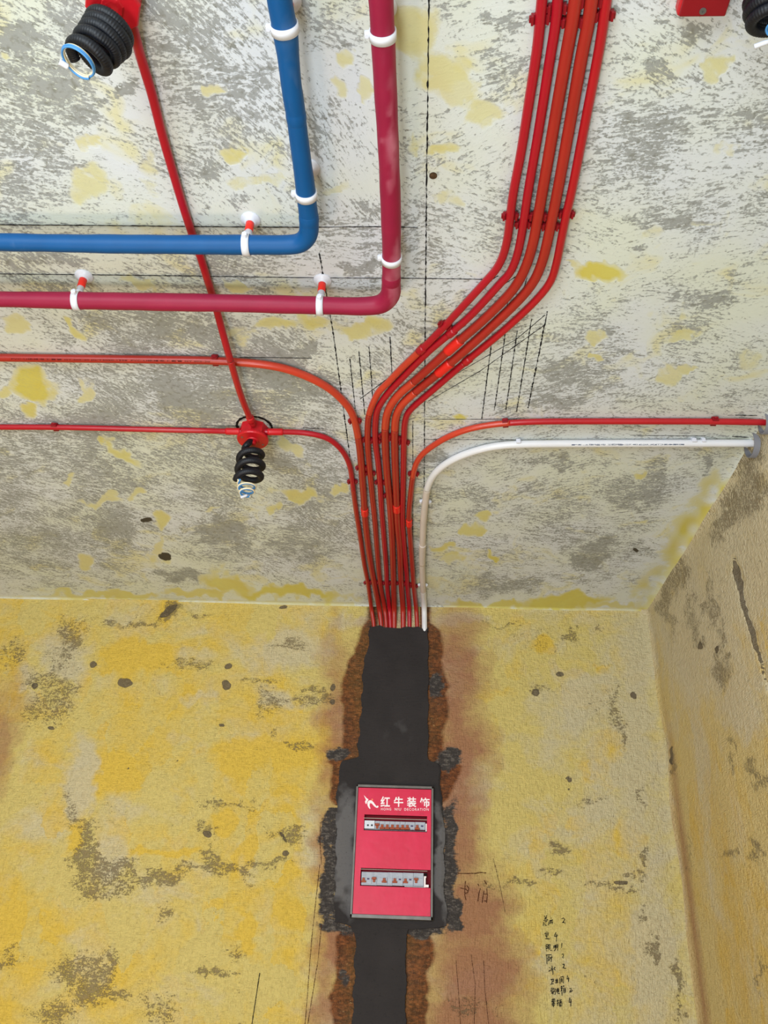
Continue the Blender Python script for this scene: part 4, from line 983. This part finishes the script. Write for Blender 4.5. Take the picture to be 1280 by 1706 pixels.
PBlue, RB = ins_build('blue foam-insulated water pipe, L-shaped, wrinkled near the top', 
 [(464,-25,.0225),(466,0,.0225),(475,50,.0235),(480,90,.0205),(486,145,.0192),(493,190,.0195),(498,230,.0195),(504,275,.0205),(508,305,.0208),(512,340,.0208),(515,368,.0212),(513,392,.0222),(500,405,.0228),(475,408,.0222),(430,408,.0222),(300,407.5,.0218),(150,406,.0208),(0,403.5,.0200),(-30,403,.0200)],
 'bluefoam', [(494,192),(515,366)], [(490,160,30,34,1.0),(486,60,14,30,.5),(470,110,8,30,.4),(28,414,12,6,.5)])
PRed, RR = ins_build('crimson foam-insulated water pipe, L-shaped, outside the blue one',
 [(633,-25,.0220),(635,0,.0222),(638,58,.0222),(642.5,150,.0215),(647.5,250,.0218),(651.3,350,.0220),(652.5,430,.0218),(652,468,.0226),(650,492,.0238),(636,506,.0238),(610,510,.0226),(540,509,.0222),(400,505.5,.0222),(200,502,.0222),(0,498.5,.0200),(-30,498,.0200)],
 'redfoam', [(652,466)], [(658,330,13,210,1.0),(650,60,6,60,.3)])

def hanger(P, rr, u_, v_, label, rodlean=0.0):
    i = split(P, [(u_, v_)])[0]; c = P[i]; r = rr[i]*1.02
    T = P[i+2]-P[i-2]; T /= np.linalg.norm(T); S = np.cross(T, DN); S /= np.linalg.norm(S); R = np.stack([S, T, DN], 1)
    top = np.array([c[0], c[1], ceil_fn(np.array([c[0]]), np.array([c[1]]))[0][2]])
    o = empty('pipe_hanger', top, label, 'pipe hanger', 'white pipe hangers with ceiling discs')
    f = MB(top); f.lathe(top, [(.0235, -.001), (.0235, .002), (.021, .005), (.0165, .007), (.0145, .010), (.011, .013), (.0, .013)], DN, 30); f.build('ceiling_disc', 'hanger', o, True)
    h = top[2]-c[2]-r
    g = MB(top); g.lathe(top, [(.0088, .011), (.0098, .012), (.0098, .039), (.0088, .040)], DN, 22); g.build('collar', 'collar', o, True)
    k = MB(top); k.lathe(top, [(.0075, .039), (.009, .040), (.009, h-.006), (.012, h-.004), (.012, h)], DN, 20); k.build('stem', 'hanger', o, True)
    # band
    n = 36; V = []; Fc = []
    for a in range(n):
        th = 2*math.pi*a/n; d = S*math.cos(th)+DN*math.sin(th)
        for q, t in ((r-.0004, -.0085), (r+.0022, -.0085), (r+.0022, .0085), (r-.0004, .0085)): V.append(c+d*q+T*t)
    for a in range(n):
        for j in range(4): Fc.append((4*a+j, 4*a+(j+1) % 4, 4*((a+1) % n)+(j+1) % 4, 4*((a+1) % n)+j))
    b = MB(top); b.add(V, Fc); b.build('band', 'hanger', o, True)
    side = -1 if (S@np.array([-1., -1., 0])) < 0 else 1
    lug = MB(top)
    cc_ = c+S*side*(r+.006)-DN*.002
    lug.box(cc_, (.009, .012, .009), R, .0015); lug.lathe(cc_-DN*.0-S*side*0, [(.004, -.007), (.0045, -.006), (.0045, .006), (.004, .007)], DN, 14)
    lug.build('clamp_screw', 'hanger', o)
    return o
hanger(PBlue, RB, 471, 44, 'white hanger on the vertical run of the blue pipe near the top edge')
hanger(PBlue, RB, 510, 322, 'white hanger on the vertical run of the blue pipe above its elbow')
hanger(PBlue, RB, 413, 408, 'white hanger on the horizontal run of the blue pipe')
hanger(PRed, RR, 637, 58, 'white hanger on the vertical run of the crimson pipe near the top edge')
hanger(PRed, RR, 652, 430, 'white hanger on the vertical run of the crimson pipe above its elbow')
hanger(PRed, RR, 127, 501, 'white hanger with red collar at the left end of the crimson pipe')
hanger(PRed, RR, 533, 509, 'white hanger with red collar on the crimson pipe near its elbow')

# ------------------------------------------------------------------ junction boxes and hoses
def junction(u_, v_, label, rot=0.0, r=.047, h=.052, nside=8, ears=True, cov=32):
    c = ceil_at(u_, v_, 0); z = ceil_fn(np.array([c[0]]), np.array([c[1]]))[0][2]; c[2] = z
    o = empty('junction_box', c, label, 'junction box')
    body = MB(c); V = []; prof = [(r*.98, 0), (r, .004), (r, h-.008)]
    body.lathe(c, [(r*.98, -.002), (r, .004), (r*.99, h-.010)], DN, 32 if nside > 8 else 8); body.build('box_body', 'box', o, nside > 8)
    cap = MB(c); cap.lathe(c, [(r*1.06, h-.011), (r*1.08, h-.009), (r*1.08, h-.004), (r*1.03, h), (r*.45, h), (r*.40, h+.003), (r*.25, h+.004)], DN, cov); cap.build('box_cover', 'box', o)
    sc = MB(c)
    for k in (0, 1):
        a = rot+math.pi*k; p = c+np.array([math.cos(a), math.sin(a), 0])*r*.78+DN*(h-.0005)
        sc.lathe(p, [(.0035, 0), (.0035, .001), (.0012, .001), (.001, .0004)], DN, 12)
    sc.build('cover_screw', 'screw', o)
    return o, c
def hose(P, r, o, ribs=True):
    L = np.r_[0, np.cumsum(np.linalg.norm(np.diff(P, axis=0), axis=1))]
    m = int(L[-1]/.0011); q = np.linspace(0, L[-1], m); Q = np.stack([np.interp(q, L, P[:, k]) for k in range(3)], 1)
    rr = r*(1+.035*np.sin(q*2*math.pi/.0042)); mb = MB(np.array(o.location)); mb.tube(Q, rr, 16); return mb.build('corrugated_hose', 'hose', o, True)
def helix(c0, c1, rads, turns, ph=0.0, n=60, squash=None, uax=None):
    c0 = np.array(c0); c1 = np.array(c1); ax = c1-c0; L = np.linalg.norm(ax); ax = ax/L
    a = np.array([1, 0, 0.]); e1 = a-ax*(a@ax); e1 /= np.linalg.norm(e1); e2 = np.cross(ax, e1)
    N = int(turns*n); out = []
    for k in range(N+1):
        t = k/N; th = ph+2*math.pi*turns*t; r = np.interp(t, np.linspace(0, 1, len(rads)), rads)
        out.append(c0+ax*L*t+(e1*math.cos(th)+e2*math.sin(th))*r)
    return np.array(out)
# lower box
jb, jc = junction(424, 712, 'red round junction box at the meeting of three conduits, black hose hanging below', .6)
st = MB(jc); st.lathe(jc, [(.013, .052), (.013, .066), (.011, .068)], DN, 18); st.build('hose_socket', 'box', jb, True)
bh = jc+DN*.055
hz = empty('hose_coil', bh, 'coiled black corrugated hose with blue and white wire ends under the lower junction box', 'cable hose')
hp = np.vstack([[bh+DN*-.01, bh+DN*.01], helix(bh+DN*.024+np.array([.002, 0, 0]), bh+DN*.155+np.array([.006, -.01, 0]), [.022, .036, .039, .037, .038], 3.15, 2.2)])
hp = smooth_path(hp[::3], .003, 3); hose(hp, .0102, hz)
wq = bh+DN*.182+np.array([.004, -.012, 0])
for k, (mt, rr_) in enumerate((('wireblue', 1.0), ('wirewhite', 1.12), ('wireblue', .9))):
    W = helix(wq-DN*.018, wq+DN*.026, [.027*rr_, .025*rr_, .022*rr_, .012*rr_], 2.6, 2.2+k*.22)
    W = smooth_path(np.vstack([[hp[-1]+(W[0]-hp[-1])*.1], W[::5]]), .003, 2); m2 = MB(bh); m2.tube(W, .0025, 8); m2.build('wire', mt, hz, True)
m2 = MB(bh); m2.tube(smooth_path([wq+DN*.024+np.array([.004, 0, 0]), wq+DN*.032+np.array([-.006, -.004, 0]), wq+DN*.036+np.array([-.013, -.006, 0])], .002), .0042, 10); m2.build('wire_cap', 'hanger', hz, True)

# upper left box
jb2, jc2 = junction(196, -14, 'red junction box at the upper left corner region, cut by the top edge', -.7, .047, .050, 8, cov=8)
h0 = jc2+DN*.05+np.array([-.012, .012, 0])
hz2 = empty('hose_coil', h0, 'thick coiled black hose with a blue and cream wire loop under the upper left box', 'cable hose')
e0 = ceil_at(190, 45, .075); e1 = ceil_at(146, 98, .155)
H2 = helix(e0, e0+(e1-e0)*.62, [.024, .040, .038, .036, .035], 3.7, 2.4)
H2b = helix(e0+(e1-e0)*.62, e1+np.array([-.004, .002, 0]), [.035, .034, .033], 1.5, 2.4+2*math.pi*3.7)
H2 = np.vstack([H2, H2b[4:]])
hp2 = smooth_path(np.vstack([[h0], H2[::4]]), .003, 2); hose(hp2, .0098, hz2)
lc = ceil_at(132, 100, .185)
def loop(c, r, ph0, ph1, tilt, n=50):
    ax = (e1-e0)/np.linalg.norm(e1-e0); a = np.array([1, 0, 0.]); x_ = a-ax*(a@ax); x_ /= np.linalg.norm(x_); y_ = np.cross(ax, x_)
    return np.array([c+ax*tilt*k/n+(x_*math.cos(t)+y_*math.sin(t))*r for k, t in enumerate(np.linspace(ph0, ph1, n))])
for mt, r_, off in (('wireblue', .0300, .0), ('wirewhite', .0276, .001), ('wireblue', .0292, .004), ('wirewhite', .0282, -.004)):
    W = loop(lc+np.array([0, 0, -off]), r_, -1.2, 5.2, .006); m2 = MB(h0); m2.tube(smooth_path(W, .003), .0019, 8); m2.build('wire', mt, hz2, True)
W = loop(lc, .0262, 1.2, 5.2, -.004); hs = smooth_path(W, .003)
nb = ceil_at(99, 103, .185); m2 = MB(h0); m2.tube(smooth_path([ceil_at(114, 112, .185), ceil_at(106, 107, .185), nb], .002), .0052, 10); m2.build('wire_cap', 'hanger', hz2, True)
# upper right box and hose
jc3 = ceil_at(1177, -30, 0)
jb3 = empty('junction_box', jc3, 'square red junction box with a grey screw, cut by the top edge on the right', 'junction box')
bb = MB(jc3); bb.box(jc3+DN*.014, (.088, .092, .030), None, .007); bb.build('box_body', 'box', jb3)
cvb = MB(jc3); cvb.box(jc3+DN*.031, (.082, .084, .006), None, .003); cvb.build('box_cover', 'clip', jb3)
s3 = MB(jc3); s3.lathe(jc3+DN*.034+np.array([-.002, -.031+.062, 0]), [(.006, 0), (.006, .002), (.002, .002), (.0015, .0005)], DN, 14); s3.build('plate_screw', 'screw', jb3)
k0 = ceil_at(1285, -25, .04); k1 = ceil_at(1286, 45, .10)
hz3 = empty('hose_coil', k0, 'black hose coil with white wire cap at the top right corner', 'cable hose')
H3 = helix(k0, k1, [.030, .036, .038, .034, .030], 4.2, .5); hp3 = smooth_path(H3[::4], .003, 2); hose(hp3, .0098, hz3)
m2 = MB(k0); m2.tube(smooth_path([ceil_at(1284, 68, .11), ceil_at(1270, 73, .11), ceil_at(1257, 78, .11)], .002), np.array([.007, .0068, .0062, .0055, .005, .0045, .004, .0038, .0036, .0034, .003, .003, .003, .003, .003, .003])[:len(smooth_path([ceil_at(1284, 68, .11), ceil_at(1270, 73, .11), ceil_at(1257, 78, .11)], .002))] if False else .0045, 12); m2.build('wire_cap', 'hanger', hz3, True)
m2 = MB(k0); m2.tube(smooth_path(helix(ceil_at(1290, 48, .115), ceil_at(1288, 52, .120), [.012, .012], 1.2, 0)[::4], .003), .0022, 8); m2.build('wire', 'wireblue', hz3, True)

# ------------------------------------------------------------------ grey wall sleeves
def sleeve(P_, u_, v_, r, out, label):
    i = split(P_, [(u_, v_)])[0]; c = P_[i].copy(); c[2] -= .004; xs_ = XR-out; c[0] = xs_
    o = MB(c); L_ = out+.14
    o.lathe(c, [(r-.004, 0), (r, 0), (r, L_), (r-.004, L_), (r-.004, 0)], (1, 0, 0), 36, False)
    ob = o.build('wall_sleeve', 'sleeve', None, True); ob.location = tuple(c); tag(ob, label, 'pipe sleeve', 'grey pipe sleeves'); return ob
def sleeve_shade(ob, r, mat='blackvoid'):
    k = MB((0, 0, 0)); k.lathe((.0185, 0, 0), [(r-.005, 0), (r-.005, .001)], (1, 0, 0), 30); d = k.build('sleeve_shade_disc', mat, ob); return d  # dark disc closing the bore, its colour stands for the shade inside
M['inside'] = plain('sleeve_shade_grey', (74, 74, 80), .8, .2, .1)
s_1 = sleeve(PW, 1252, 738, .044, .020, 'grey plastic sleeve in the right wall around the white pipe')
s_2 = sleeve(PC, 1276, 703, .034, .018, 'grey plastic sleeve in the right wall around the scarlet conduit')
sleeve_shade(s_1, .044, 'inside'); sleeve_shade(s_2, .034, 'inside')
